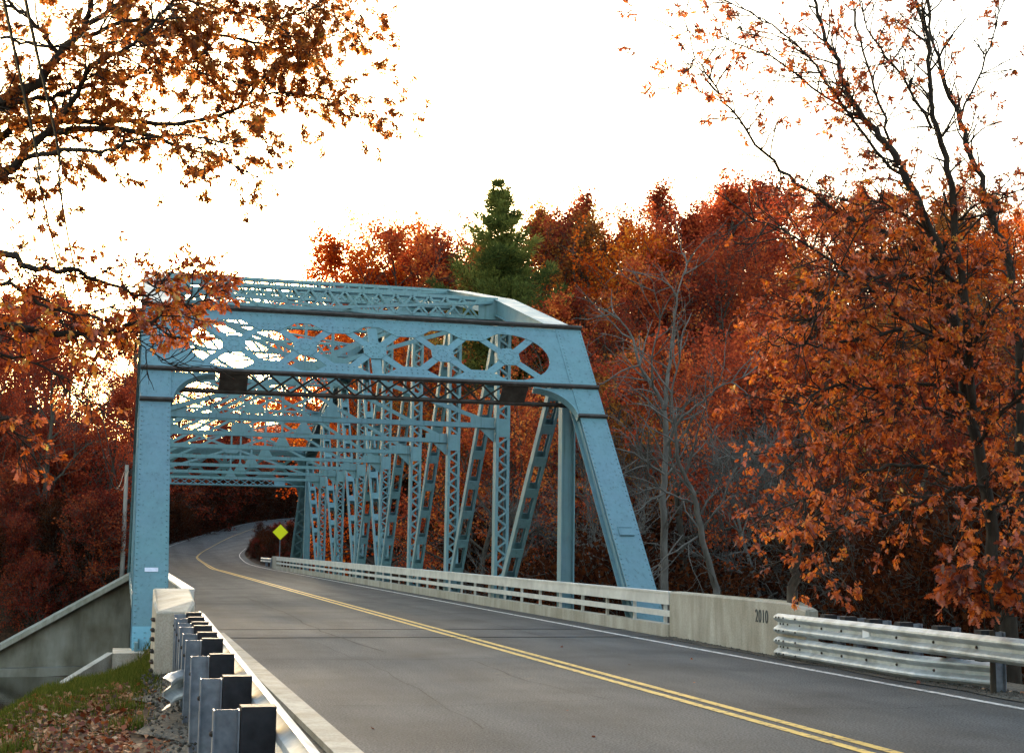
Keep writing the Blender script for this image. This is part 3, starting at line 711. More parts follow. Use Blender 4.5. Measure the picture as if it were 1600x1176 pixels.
# left guardrail: posts seen from behind
gl = empty('guardrail', (.9, 8.5, 0)); tag(gl, 'steel guardrail with black offset blocks along the left shoulder, seen from behind', 'guardrail')
xl = lambda y: .925 + .0172*(y-8.5)
ypath = np.linspace(3.2, 20.9, 30)
wbeam([(xl(y), y) for y in ypath], .55, 1).build('rail_beam', 'galv', gl, smooth=False)
lp = np.linspace(14.6, 20.9, 14)
wbeam([(xl(y)-.55*float(sstep(17.0, 14.6, np.array(y))), y) for y in lp], .19, 1).build('lower_rail_beam', 'galv', gl)
pmesh = ibeam_mesh(.15, .11, -1.0, .715, 'post'); bmesh_ = MB().box(0, .20, -.075, .075, .36, .735).mesh('offset_block')
lft = [6.45, 8.55, 10.5, 12.45, 14.5, 15.6, 16.7, 17.75, 18.8, 19.7]
bo = MB()
for k, y in enumerate(lft):
    x = xl(y)
    jz = random.uniform(-.012, .012); jr = random.uniform(-.012, .012)
    p = link('post', pmesh, 'galv_post', gl); p.location = (x-.36, y, jz); p.rotation_euler = (0, jr, random.uniform(-.02, .02)); p.matrix_parent_inverse = world_of(gl).inverted()
    q = link('offset_block', bmesh_, 'block', gl); q.location = (x-.205, y+.0, jz); q.rotation_euler = (0, jr, 0)
    bo.dome((x+.012, y+.05, .55), (1, 0, .0), .022, .02); bo.dome((x-.36, y-.02, .57), (-1, 0, 0), .02, .02)
bo.build('bolts', 'bolt', gl, 'stuff')
# through bolts at the back of the left end block
bb = MB()
for z in (.62, .48, .36, .2, .06, -.06):
    for y in (20.15, 20.35): bb.dome((.515-.02*(y-20.15), y+.0, z), (-1, -.2, 0), .03, .05)
bb.build('anchor_bolts', 'bolt', gl, 'stuff')
# right guardrail
gr = empty('guardrail', (10.1, 15, 0)); tag(gr, 'galvanised double corrugated guardrail fixed to the 2010 end block on the right', 'guardrail')
xr = lambda y: 10.09 + .03*(20.8-y)*.25
yp = np.linspace(-4, 20.95, 40)
wbeam([(xr(y), y) for y in yp], .53, -1).build('rail_beam', 'galv', gr)
yp2 = np.linspace(15.7, 20.95, 14)
wbeam([(xr(y)+.45*float(sstep(17.2, 15.4, np.array(y))), y) for y in yp2], .175, -1).build('lower_rail_beam', 'galv', gr)
bo = MB()
for k, y in enumerate([-2.5, .4, 2.3, 4.2, 6.1, 8.0, 9.9, 11.8, 13.7, 15.55, 16.5, 17.4, 18.2, 18.9, 19.5]):
    p = link('post', pmesh, 'galv_post', gr); p.location = (xr(y)+.36, y, 0); p.rotation_euler = (0, 0, math.pi)
    q = link('offset_block', bmesh_, 'block', gr); q.location = (xr(y)+.01, y, 0)
    bo.dome((xr(y)-.006, y, .53), (-1, 0, 0), .022, .02)
    if y > 15.6: bo.dome((xr(y)-.006, y, .175), (-1, 0, 0), .022, .02)
for y in (20.2, 20.6, 20.75, 20.85, 13.2, 13.0):
    for z in (.53+.1, .53-.1, .53): bo.dome((xr(y)-(.083 if abs(z-.53) > .05 else .006), y, z), (-1, 0, 0), .018, .015)
    if y > 20:
        for z in (.175+.1, .175-.1, .175): bo.dome((xr(y)-(.083 if abs(z-.175) > .05 else .006), y, z), (-1, 0, 0), .018, .015)
bo.build('bolts', 'bolt', gr, 'stuff')
yq = 18.15
rf = MB(); rf.prism([(yq-.05, .53-.04), (yq+.07, .53-.065), (yq+.07, .53+.065), (yq-.05, .53+.04)], lambda u, v, t: (xr(yq)-.02+t+(u-yq)*-.3, u, v), -.012, .0)
rf.build('reflector', 'refl', gr)
# far guardrail beyond the railing
gf = empty('guardrail', (10.4, 102, 0)); tag(gf, 'short guardrail curving away at the far end of the bridge', 'guardrail')
fpth = [(10.3, 101.2), (10.2, 103.5), (10.15, 106), (10.4, 109), (11.2, 112), (12.6, 115), (15, 118)]
fp = smooth_path(np.array([(a, b, 0) for a, b in fpth]), 3)
wbeam([(a, b) for a, b, _ in fp], .55, -1).build('rail_beam', 'galv', gf)
for a, b in fpth[1:]:
    p = link('post', pmesh, 'galv_post', gf); p.location = (a+.25, b, 0)

# ================================================================= ABUTMENT WALLS
def wall(name, label, poly3, thick, mat):
    """poly3: list of 3D points of the face (planar, vertical); thick: offset vector"""
    n = len(poly3); t = np.array(thick); m = MB()
    m.add([tuple(p) for p in poly3]+[tuple(np.array(p)+t) for p in poly3], [tuple(range(n)), tuple(range(n, 2*n))[::-1]]+[(i, n+i, n+(i+1) % n, (i+1) % n) for i in range(n)])
    o = m.build(name, mat); tag(o, label, 'wall', 'abutment walls'); return o
fw = wall('wing_wall', 'stained concrete wing wall sloping down left of the far end of the bridge',
     [(.9, 92.2, -.3), (-7.2, 90.2, -5.05), (-12, 89.0, -6.6), (-12, 89.0, -8), (.9, 92.2, -8)], (-.15, .6, 0), 'concrete_old')
cp_ = MB(); cp_.bar((1.0, 92.0, -.22), (-7.4, 89.93, -5.05), .9, .28, up=(0, 0, 1)); cp_.build('coping', 'concrete', fw)
MB().box(.9, 11.8, 92.4, 93.0, -8, -.75).build('abutment_face', 'concrete_old', fw)
b = MB(); b.bar((-12, 88.55, -6.2), (1, 91.8, -6.2), .9, .9); b.build('footing', 'concrete_old', fw)
nw = wall('wing_wall', 'low concrete wing wall with a pale top edge beside the grassy left bank',
     [(.0, 27.75, -.36), (-1.3, 25.4, -1.02), (-2.6, 23.0, -1.7), (-2.6, 23.0, -4), (0, 27.75, -4)], (-.11, .06, 0), 'concrete')
MB().box(-.02, .78, 27.55, 28.9, -2.5, -.36).build('bridge_seat', 'concrete', nw)
MB().box(-.3, 11.8, 28.95, 29.6, -7, -.75).build('abutment_face', 'concrete_old', nw)

# ================================================================= SIGN, POLE, WIRES
sp_ = onY(438, 831, 103); sg = empty('warning_sign', (sp_[0], 103, 0)); tag(sg, 'yellow diamond warning sign on the bend past the bridge', 'sign')
hd = .55
MB().prism([(0, -hd), (hd, 0), (0, hd), (-hd, 0)], lambda u, v, t: (sp_[0]+u, 103-.06-t, sp_[2]+v), 0, .012).build('sign_panel', 'sign', sg)
pk = MB(); pk.box(sp_[0]-.03, sp_[0]+.03, 102.96, 103.02, -.5, sp_[2]+.4); pk.build('post', 'galv_post', sg)
pb = np.array((.42, 95.0)); pz = float(H(np.array([pb[0]]), np.array([pb[1]]))[0]); ptop = onY(195, 726, 95)[2]; pb[0] = onY(195, 800, 95)[0]
pl = empty('utility_pole', (pb[0], pb[1], pz)); tag(pl, 'thin grey utility pole left of the near left end post, across the river', 'pole')
MB().tube([(pb[0], pb[1], pz-.5), (pb[0], pb[1], (pz+ptop)/2), (pb[0], pb[1], ptop)], [.17, .15, .12], 8).build('shaft', 'pole', pl, smooth=True)
MB().box(pb[0]-.13, pb[0]+.13, pb[1]-.2, pb[1]-.11, ptop-.42, ptop-.34).build('bracket', 'pole', pl)
for k, (pa, pb2, pc2, nm) in enumerate((((6, 0), (60, 250), (88, 400), 'left'), ((40, 0), (92, 240), (116, 420), 'right'))):
    ends = [onY(*pa, 12.5), onY(*pb2, 18), onY(*pc2, 27), np.array((pb[0]-.1+.2*k, 95-.16, ptop-.36))]
    st = ends[0] + (ends[0]-ends[1])/np.linalg.norm(ends[0]-ends[1])*np.array([16, 16, 9])
    mid = np.array((.35*ends[2]+.65*ends[3])); mid[2] = .45*ends[2][2]+.55*ends[3][2]-2.2
    path = smooth_path(np.array([st, ends[0], ends[1], ends[2], mid, ends[3]]), 8)
    o = MB().tube(path, [.017]*len(path), 5).build('overhead_wire', 'wire'); tag(o, 'thin black overhead wire crossing the oak branches, the %s one of two' % nm, 'wire', 'overhead wires')

# ================================================================= VEGETATION
def unit(v): return v/(np.linalg.norm(v, axis=-1, keepdims=True)+1e-9)
def diamond_leaves(c, ax, size, rg, wr=.55, fold=.18):
    """folded four-point leaves: c centres (base), ax axis directions"""
    n = len(c); rnd = rg.normal(size=(n, 3)); s = unit(np.cross(ax, rnd)); nr = np.cross(s, ax); L = size[:, None]
    V = np.stack([c, c+ax*L*.5+s*L*wr*.5+nr*L*fold, c+ax*L, c+ax*L*.5-s*L*wr*.5+nr*L*fold], 1)
    return V.reshape(-1, 3), np.arange(n*4).reshape(n, 4)
OAK = [(0, .0), (.10, .035), (.20, .17), (.27, .07), (.40, .31), (.47, .10), (.64, .30), (.72, .11), (.88, .15), (1.0, .0)]
OAKP = np.array([(a, b) for a, b in OAK] + [(a, -b) for a, b in OAK[-2:0:-1]])
def oak_leaves(c, ax, size, rg):
    n = len(c); rnd = rg.normal(size=(n, 3)); s = unit(np.cross(ax, rnd)); nr = np.cross(s, ax); L = size[:, None, None]; k = len(OAKP)
    u = OAKP[None, :, 0:1]; v = OAKP[None, :, 1:2]; cv = rg.uniform(.05, .35, (n, 1, 1))
    V = c[:, None]+L*(ax[:, None]*u + s[:, None]*v + nr[:, None]*(cv*(np.abs(v)*1.1 - u*u*.6)))
    return V.reshape(-1, 3), np.arange(n*k).reshape(n, k)
class Wood:
    def __init__(s): s.V = []; s.F = []; s.n = 0
    def tube(s, p, r, k):
        v, f = tube_np(p, r, k); s.V.append(v); s.F.append(f+s.n); s.n += len(v)
    def mesh(s, name): return mesh_np(name, np.vstack(s.V), np.vstack(s.F), smooth=True)
def bent(p, d, L, n, up, jit, rg):
    """polyline from p along d of length L, turning towards z by up, with jitter"""
    pts = [p]; d = unit(d)
    for k in range(n):
        d = unit(d + np.array((0, 0, up/n)) + rg.normal(0, jit, 3)); pts.append(pts[-1]+d*L/n)
    return np.array(pts)
def perp_dir(d, rg, spread):
    q = rg.normal(size=3); q -= d*(q@d); return unit(unit(d)+unit(q)*spread)
def proto_tree(seed, Ht=18., spread=5.2, base=.25, nl=16, leaves=26, size=.20, bare=False, round_=1., gap=.12, matw='bark', twig_leaf=True):
    """trunk mesh, crown mesh (or None) of a broadleaf tree, base at the origin"""
    rg = np.random.default_rng(seed); w_ = Wood()
    r0 = Ht*.0135; tr = bent(np.zeros(3), np.array((rg.normal(0, .05), rg.normal(0, .05), 1)), Ht*.93, 10, .3, .06, rg); tr[0, 2] = -.6
    w_.tube(tr, r0*np.linspace(1.15, .16, 11)**1.1, 7)
    C, A, K = [], [], []; cl = 0
    for i in range(nl):
        t = base + (.97-base)*(i+rg.uniform(-.3, .3))/nl; t = float(np.clip(t, base*.9, .97)); p = np.array([np.interp(t*10, np.arange(11), tr[:, q]) for q in range(3)])
        az_ = i*2.4+rg.normal(0, .4); el = R(15+50*(t-base)/(1-base)+rg.normal(0, 10))
        prof = math.sin(math.pi*min(1, max(.12, ((t-base)/(1-base)*.75+.28))))**.8 * round_ + (1-round_)
        L = spread*prof*rg.uniform(.75, 1.15); d = np.array((math.cos(az_)*math.cos(el), math.sin(az_)*math.cos(el), math.sin(el)))
        lm = bent(p, d, L, 6, .35, .13, rg); rl = r0*(.45*(1-t)+.12); w_.tube(lm, rl*np.linspace(1, .2, 7), 5)
        for j in range(7):
            u = 1.2+4.8*(j+rg.uniform(0, .9))/7; q = np.array([np.interp(u, np.arange(7), lm[:, c]) for c in range(3)]); dd = unit(lm[min(6, int(u)+1)]-lm[int(u)] if u < 6 else lm[6]-lm[5])
            Ls = L*.42*rg.uniform(.6, 1.2)+.3; sb = bent(q, perp_dir(dd, rg, .8), Ls, 3, .25, .16, rg); w_.tube(sb, rl*.32*np.linspace(1, .25, 4)+.004, 4)
            cl += 1; off = rg.uniform() < gap
            for k in range(5):
                u2 = rg.uniform(.6, 3.); q2 = np.array([np.interp(u2, np.arange(4), sb[:, c]) for c in range(3)]); tw = bent(q2, perp_dir(unit(sb[3]-sb[0]), rg, .9), Ls*.5+.25, 2, .1, .2, rg)
                w_.tube(tw, np.array((.014, .010, .005))*(1.3 if bare else 1), 3)
                if bare:
                    for _ in range(1):
                        t3 = bent(tw[1+_], perp_dir(unit(tw[2]-tw[0]), rg, 1.), Ls*.3+.2, 2, .1, .25, rg); w_.tube(t3, np.array((.009, .007, .004)), 3)
                if off or bare: continue
                m = int(leaves*rg.uniform(.5, 1.3)); uu = rg.uniform(.1, 1.1, m)[:, None]
                C.append(tw[0]+(tw[2]-tw[0])*uu+rg.normal(0, .16, (m, 3))); a = rg.normal(0, .7, (m, 3))+unit(tw[2]-tw[0])*.5; a[:, 2] -= .25; A.append(unit(a)); K.append(np.full(m, cl))
    tm_ = w_.mesh('trunk'); tm_.materials.append(M[matw])
    if bare: return tm_, None
    C, A, K = np.vstack(C), np.vstack(A), np.concatenate(K); cr = rg.uniform(size=cl+1)
    V, F = diamond_leaves(C, A, size*rg.uniform(.65, 1.3, len(C)), rg, wr=.75)
    return tm_, (V, F, np.clip(.5*cr[K]+.5*rg.uniform(size=len(C)), 0, 1))
TOP = {}
def crown_mesh(data, mat):
    me = mesh_np('crown', data[0], data[1], data[2]); me.materials.append(M[mat]); TOP[id(data[0])] = 1; me['top'] = float(np.percentile(data[0][:, 2], 99.7)); return me
def put_tree(name, trunk, crown, x, y, rz, sc, label, group, cat='tree', sz=None, sink=.0):
    z = float(H(np.array([x]), np.array([y]))[0])-sink
    e = empty(name, (x, y, z)); e.rotation_euler = (0, 0, rz); e.scale = (sc, sc, sz or sc); tag(e, label, cat, group)
    t = bpy.data.objects.new('trunk', trunk); col.objects.link(t); t.parent = e
    if crown:
        c = bpy.data.objects.new('crown', crown); col.objects.link(c); c.parent = e
    return e

# prototypes ---------------------------------------------------------------------
raw = [proto_tree(100+k, Ht=18, spread=5.4+.5*(k % 3), base=.22+.06*(k % 3), nl=16+k % 3, leaves=34, size=.165, gap=.2) for k in range(4)]
fine = [proto_tree(140+k, Ht=18, spread=5.0, base=.18, nl=19, leaves=34, size=.145, gap=.34) for k in range(2)]
PRO = {}
for mt_ in ('rust', 'darkred', 'orange', 'ochre'):
    PRO[mt_] = [(t, crown_mesh(c, mt_)) for t, c in raw+fine]
shr = [proto_tree(180+k, Ht=5, spread=2.4, base=.04, nl=15, leaves=13, size=.15, round_=.4, gap=.1) for k in range(2)]
SHR = {mt_: [(t, crown_mesh(c, mt_)) for t, c in shr] for mt_ in ('brushy', 'darkred', 'rust')}
BARE = [proto_tree(200+k, Ht=13, spread=4.6, base=.28, nl=15, bare=True, matw='bark_pale')[0] for k in range(3)]

# skyline of the wood in the photograph: (px, py of tree tops)
SKX = [-80, 0, 120, 220, 300, 350, 400, 440, 470, 540, 600, 690, 780, 840, 900, 960, 1010, 1060, 1130, 1200, 1260, 1330, 1450, 1600, 1760]
SKYL = [420, 430, 440, 460, 545, 575, 560, 470, 435, 405, 335, 340, 390, 325, 298, 318, 295, 262, 255, 240, 262, 275, 265, 260, 255]
zone_lab = [
 (-200, 268, 'darkred', 'the wood left of the bridge', 'wood left of the bridge'),
 (268, 470, 'orange', 'the wood beyond the road bend', 'trees beyond the road bend'),
 (470, 740, 'orange', 'the wood left of the tall pine', 'trees left of the pine'),
 (740, 980, 'rust', 'the wood behind the right truss', 'trees behind the right truss'),
 (980, 2000, 'rust', 'the wooded hillside right of the bridge', 'wood right of the bridge')]
ADJ = {'rust': 'rust red', 'darkred': 'dark maroon', 'orange': 'bright orange', 'ochre': 'ochre brown'}
cnt = 0
def wood_tree(px, D, top_off, rg):
    global cnt
    p = dep(px, 848, D); x, y = p[0], p[1]
    # keep clear of the road
    d = np.hypot(roadpts[:, 0]-x, roadpts[:, 1]-y); j = d.argmin()
    if d[j] < halfw[j]+2.6: return
    if -1.5 < x < 13 and y < 112: return
    z = float(H(np.array([x]), np.array([y]))[0]); zt = dep(px, np.interp(px, SKX, SKYL)+top_off, D)[2]; ht = zt-z
    ht = float(np.clip(ht, 7, 36))
    for a, b, mt_, lab, grp in zone_lab:
        if a <= px < b: break
    q = rg.uniform()
    if mt_ == 'rust': mt_ = 'darkred' if q < .25 else 'ochre' if q < .45 else 'orange' if q < .53 else 'rust'
    elif mt_ == 'orange': mt_ = 'rust' if q < .25 else 'ochre' if q < .4 else 'orange'
    elif mt_ == 'darkred' and q < .3: mt_ = 'rust'
    lab = ADJ[mt_] + (' tree on the skyline of ' if top_off < 24 else ' tree below the skyline in ') + lab
    t, c = PRO[mt_][rg.integers(0, 6)]; sc = ht/c['top']
    put_tree('autumn_tree', t, c, x, y, rg.uniform(0, 6.28), max(sc, .62), lab, grp, sz=sc); cnt += 1
rg = np.random.default_rng(33)
for px in np.arange(-60, 1740, 62): wood_tree(px+rg.uniform(-18, 18), rg.uniform(138, 165), rg.uniform(0, 22), rg)
for px in np.arange(-70, 1740, 74): wood_tree(px+rg.uniform(-22, 22), rg.uniform(112, 130), rg.uniform(25, 80), rg)
for px in np.concatenate([np.arange(-60, 190, 72), np.arange(500, 1750, 84)]): wood_tree(px+rg.uniform(-25, 25), rg.uniform(92, 106), rg.uniform(80, 190), rg)
for px in np.arange(760, 1750, 100): wood_tree(px+rg.uniform(-25, 25), rg.uniform(66, 84), rg.uniform(150, 290), rg)
for px in np.arange(190, 500, 19): wood_tree(px+rg.uniform(-8, 8), rg.uniform(176, 235), rg.uniform(-5, 60), rg)
for px in np.arange(190, 480, 27): wood_tree(px+rg.uniform(-8, 8), rg.uniform(165, 190), rg.uniform(60, 150), rg)
for px, D, off in ((455, 128, -10), (500, 126, -5), (545, 122, 0), (575, 118, 0), (610, 124, 0), (645, 120, -8), (685, 126, 0), (720, 128, 0), (845, 122, 0), (880, 118, 0), (915, 124, -5), (955, 116, 0), (1000, 112, 0), (1050, 118, 0)): wood_tree(px, D, off, rg)
for k, (x, y, sc) in enumerate(((-11, -6, 1.), (-18, 4, 1.1), (-14, -20, 1.05), (-24, -12, 1.1), (-9, -34, 1.), (17, -10, 1.), (24, -2, 1.1), (20, -24, 1.05), (30, -16, 1.1), (15, -38, 1.), (1, -52, 1.15), (11, -56, 1.15), (36, 2, 1.), (-20, -45, 1.1), (28, -45, 1.1), (-30, 8, 1.1))):  # unseen trees added behind the camera to cut low sky light
    t, c = PRO[('rust', 'orange')[k % 2]][k % 4]; put_tree('autumn_tree', t, c, x, y, k*1.7, sc, 'unseen autumn tree added behind the viewpoint to block low sky light', 'unseen trees added behind the viewpoint')
# shrubs: undergrowth
def shrub(px, D, mt_, lab, grp, sc=1.):
    p = dep(px, 848, D); x, y = p[0], p[1]; d = np.hypot(roadpts[:, 0]-x, roadpts[:, 1]-y); j = d.argmin()
    if d[j] < halfw[j]+2. or (-.6 < x < 16.5 and 24 < y < 100) or (x > 5 and y < 24 and x < 15.5): return
    t, c = SHR[mt_][random.randrange(2)]; put_tree('shrub', t, c, x, y, random.uniform(0, 6.28), sc*random.uniform(.8, 1.3), lab, grp, 'shrub', sink=.2)
for px in np.arange(-40, 200, 26): shrub(px+rg.uniform(-8, 8), rg.uniform(96, 112), 'darkred', 'dark red shrub in the undergrowth on the far bank left of the bridge', 'undergrowth on the far left bank', 1.3)
for px in np.arange(-40, 196, 15): shrub(px+rg.uniform(-5, 5), rg.uniform(88.5, 94.5), ('brushy', 'darkred')[int(rg.integers(0, 2))], 'dark red shrub in the undergrowth on the far bank left of the bridge', 'undergrowth on the far left bank', .75)
for px in np.arange(-40, 200, 36): shrub(px+rg.uniform(-8, 8), rg.uniform(114, 122), 'brushy', 'dark red shrub in the undergrowth on the far bank left of the bridge', 'undergrowth on the far left bank', 1.7)
def along(edge, ref, lo, hi, step, y0, mt_, lab, grp, sc):
    last = None
    for k in range(len(edge)):
        if edge[k, 1] < y0: continue
        if last is not None and np.hypot(*(edge[k]-last)[:2]) < step: continue
        last = edge[k]; d = edge[k]-ref[k]; d = d[:2]/np.hypot(*d[:2])
        q = edge[k][:2]+d*rg.uniform(lo, hi); t, c = SHR[mt_][random.randrange(2)]
        put_tree('shrub', t, c, q[0], q[1], random.uniform(0, 6.28), sc*random.uniform(.75, 1.3), lab, grp, 'shrub', sink=.2)
along(edL, cenS, 2.4, 3.4, 1.5, 106, 'brushy', 'brown shrub on the dark bank outside the road bend', 'undergrowth on the bend bank', .55)
along(edL, cenS, 4.5, 8., 2.2, 106, 'brushy', 'brown shrub on the dark bank outside the road bend', 'undergrowth on the bend bank', 1.1)
along(edL, cenS, 9, 14., 3., 112, 'darkred', 'brown shrub on the dark bank outside the road bend', 'undergrowth on the bend bank', 1.7)
along(edR, cenS, 2.6, 4.2, 2.4, 108, 'brushy', 'brown shrub on the bank inside the road bend', 'undergrowth inside the bend', .2)
along(edR, cenS, 4.6, 6.5, 1.4, 104, 'darkred', 'low maroon shrub on the bank behind the yellow sign', 'shrubs behind the yellow sign', .26)
along(edR, cenS, 6.5, 9.5, 1.8, 104, 'brushy', 'brown shrub on the bank inside the road bend', 'undergrowth inside the bend', .34)
for px in np.arange(478, 700, 24): shrub(px, rg.uniform(112, 128), 'brushy', 'brown shrub on the bank inside the road bend', 'undergrowth inside the bend', 1.1)
for px in np.arange(620, 1700, 44): shrub(px+rg.uniform(-12, 12), rg.uniform(52, 78), 'brushy', 'low brown shrub in the dark undergrowth behind the right railing and guardrail', 'undergrowth on the right', 1.25)
for px in np.arange(1180, 1700, 52): shrub(px+rg.uniform(-12, 12), rg.uniform(26, 40), 'brushy', 'low brown shrub in the dark undergrowth behind the right railing and guardrail', 'undergrowth on the right', .8)
# bare pale trees
for px, D, sc, k, lab in ((1150, 66, 1.0, 1, 'bare grey tree between the pale one and the orange oak'),
                          (985, 70, 1.05, 2, 'bare twiggy tree just behind the right end post'), (915, 84, 1.25, 1, 'tall bare twiggy tree behind the portal corner'), (850, 74, .9, 0, 'bare grey tree seen through the near right truss panels'),
                          (958, 60, .82, 0, 'slender bare tree close behind the leaning right end post'), (1090, 72, 1.1, 0, 'bare twiggy tree rising behind the pale bare tree'), (1185, 74, 1.05, 1, 'bare twiggy tree at the left edge of the orange oak'), (1215, 62, 1.0, 2, 'bare grey tree half hidden behind the orange oak'), (106, 104, .95, 1, 'thin pale bare tree in the wood left of the bridge'), (165, 118, 1.15, 2, 'bare forked pale tree by the utility pole'), (770, 66, .8, 2, 'slim bare tree behind the second right truss post')):
    p = dep(px, 848, D); put_tree('bare_tree', BARE[k], None, p[0], p[1], px*.7, sc, lab, 'bare trees')
# fallen leaning trunk left by the pole is left to the bare trees

# white pine ------------------------------------------------------------------------
def pine(seed, Ht, lab, px, py_top, D):
    rg = np.random.default_rng(seed); w_ = Wood(); tr = bent(np.zeros(3), np.array((0, 0, 1.)), Ht, 12, .3, .012, rg); tr[0, 2] = -.6; w_.tube(tr, Ht*.014*np.linspace(1, .06, 13), 7)
    C, A, K = [], [], []; cl = 0; n = 30
    for i in range(n):
        t = .22+.77*i/(n-1)+rg.uniform(-.008, .008)
        for j in range(7):
            p = np.array([np.interp((min(.995, t))*12, np.arange(13), tr[:, q]) for q in range(3)]); az_ = rg.uniform(0, 6.28)
            L = min(6.2, .3+13.5*(1-t))*rg.uniform(.5, 1.15)*(1 if rg.uniform() > .12 else .5); el = R(-8+48*t); d = np.array((math.cos(az_)*math.cos(el), math.sin(az_)*math.cos(el), math.sin(el)))
            lm = bent(p, d, L, 4, .35, .06, rg); w_.tube(lm, .05*(1-t*.7)*np.linspace(1, .2, 5), 4); cl += 1
            m = int(46*L+16); u = rg.uniform(.8, 4., m); q = np.stack([np.interp(u, np.arange(5), lm[:, c]) for c in range(3)], 1)
            sdv = unit(np.cross(d, (0, 0, 1.))); lat = rg.normal(0, .16*L+.12, m)*(1.15-u/5)
            q = q+sdv*lat[:, None]+rg.normal(0, .09, (m, 3)); C.append(q); a = rg.normal(0, .45, (m, 3))+d*.6+np.array((0, 0, .35))+sdv*np.sign(lat)[:, None]*.4; A.append(unit(a)); K.append(np.full(m, cl))
    C, A, K = np.vstack(C), np.vstack(A), np.concatenate(K)
    C2 = np.vstack([C+rg.normal(0, .05, C.shape) for _ in range(2)]); A2 = np.vstack([unit(A+rg.normal(0, .4, A.shape)) for _ in range(2)]); K2 = np.concatenate([K]*2)
    V, F = diamond_leaves(C2, A2, (.46*rg.uniform(.6, 1.25, len(C2))), rg, wr=.17, fold=.03); tint = np.clip(.75*rg.uniform(size=cl+1)[K2]+.3*rg.uniform(size=len(C2)), 0, 1)
    t_ = w_.mesh('trunk'); t_.materials.append(M['bark_dark'])
    p = dep(px, 848, D); z = float(H(np.array([p[0]]), np.array([p[1]]))[0]); zt = dep(px, py_top, D)[2]; sc = (zt-z)/(Ht*1.01)
    put_tree('pine_tree', t_, crown_mesh((V, F, tint), 'pine'), p[0], p[1], .4, sc, lab, None)
pine(5, 26, 'tall green pine standing above the bridge among orange trees', 777, 266, 104)

# near oaks, limbs laid out by hand ----------------------------------------------------
def oak(name, root_px, limbs, label, mat, seed, sp, sub_len, leaf_sz, nper, trunk=None, bark='bark_dark', tws=1., zf=((0, 1), (1, 1)), rs=1.):
    """limbs: (pixel path, depth at start, depth at end, radius start, end, leaf density)"""
    rg = np.random.default_rng(seed); w_ = Wood(); C, A, K = [], [], []; cl = 0
    if trunk: w_.tube(*trunk, 9)
    for path, d0, d1, r0, r1, dens in limbs:
        n = len(path); pts = np.array([dep(x, y, d0+(d1-d0)*k/(n-1)) for k, (x, y) in enumerate(path)])
        pts = smooth_path(pts, 4); pts[1:-1] += rg.normal(0, .02, (len(pts)-2, 3)); m = len(pts); w_.tube(pts, np.linspace(r0*rs, r1*rs, m), 7)
        seg = np.linalg.norm(np.diff(pts, axis=0), axis=1); s = np.concatenate([[0], np.cumsum(seg)]); Ltot = s[-1]
        k = max(2, int(Ltot/sp))
        for q in range(k+1):
            u = Ltot*min(1., (q+rg.uniform(.1, .9))/k)
            if q == k: u = Ltot
            p = np.array([np.interp(u, s, pts[:, c]) for c in range(3)]); i = min(m-2, int(np.searchsorted(s, u))); d = unit(pts[i+1]-pts[max(0, i-1)])
            for rep in range(1 if rg.uniform() < .5 else 2):
                L = sub_len*rg.uniform(.45, 1.25); dd = perp_dir(d, rg, .9)
                sb = bent(p, dd, L, 4, rg.uniform(-.5, .35), .18, rg); w_.tube(sb, np.linspace(min(.018, r1*.6+.006), .005, 5)*tws, 4)
                for j in range(4):
                    u2 = rg.uniform(.9, 4.); q2 = np.array([np.interp(u2, np.arange(5), sb[:, c]) for c in range(3)])
                    tw = bent(q2, perp_dir(unit(sb[4]-sb[0]), rg, .9), L*.36+.08, 2, -.1, .25, rg); w_.tube(tw, np.array((.006, .005, .003))*tws, 3)
                    cl += 1
                    if rg.uniform() > dens*np.interp(p[2], *zf): continue
                    mm = int(nper*rg.uniform(.5, 1.4))+1
                    e = tw[2]+(tw[1]-tw[2])*rg.uniform(0, 1, mm)[:, None]**2; C.append(e+rg.normal(0, .02, (mm, 3)))
                    a = rg.normal(0, .65, (mm, 3))+unit(tw[2]-tw[0])*.6; a[:, 2] -= .55; A.append(unit(a)); K.append(np.full(mm, cl))
    if not C:
        e = empty(name, root_px); tag(e, label, 'tree', 'bare trees'); tm_ = w_.mesh('trunk'); tm_.materials.append(M[bark]); link('trunk', tm_, None, e); return e
    C, A, K = np.vstack(C), np.vstack(A), np.concatenate(K); V, F = oak_leaves(C, A, leaf_sz*rg.uniform(.6, 1.25, len(C)), rg)
    tint = np.clip(.45*rg.uniform(size=cl+1)[K]+.55*rg.uniform(size=len(C)), 0, 1)
    e = empty(name, root_px); tag(e, label, 'tree')
    tm_ = w_.mesh('trunk'); tm_.materials.append(M[bark]); link('trunk', tm_, None, e)
    cm = mesh_np('crown', V, F, tint); cm.materials.append(M[mat]); link('crown', cm, None, e)
    print(name, 'leaves', len(C))
    return e
def gz(x, y): return float(H(np.array([x]), np.array([y]))[0])
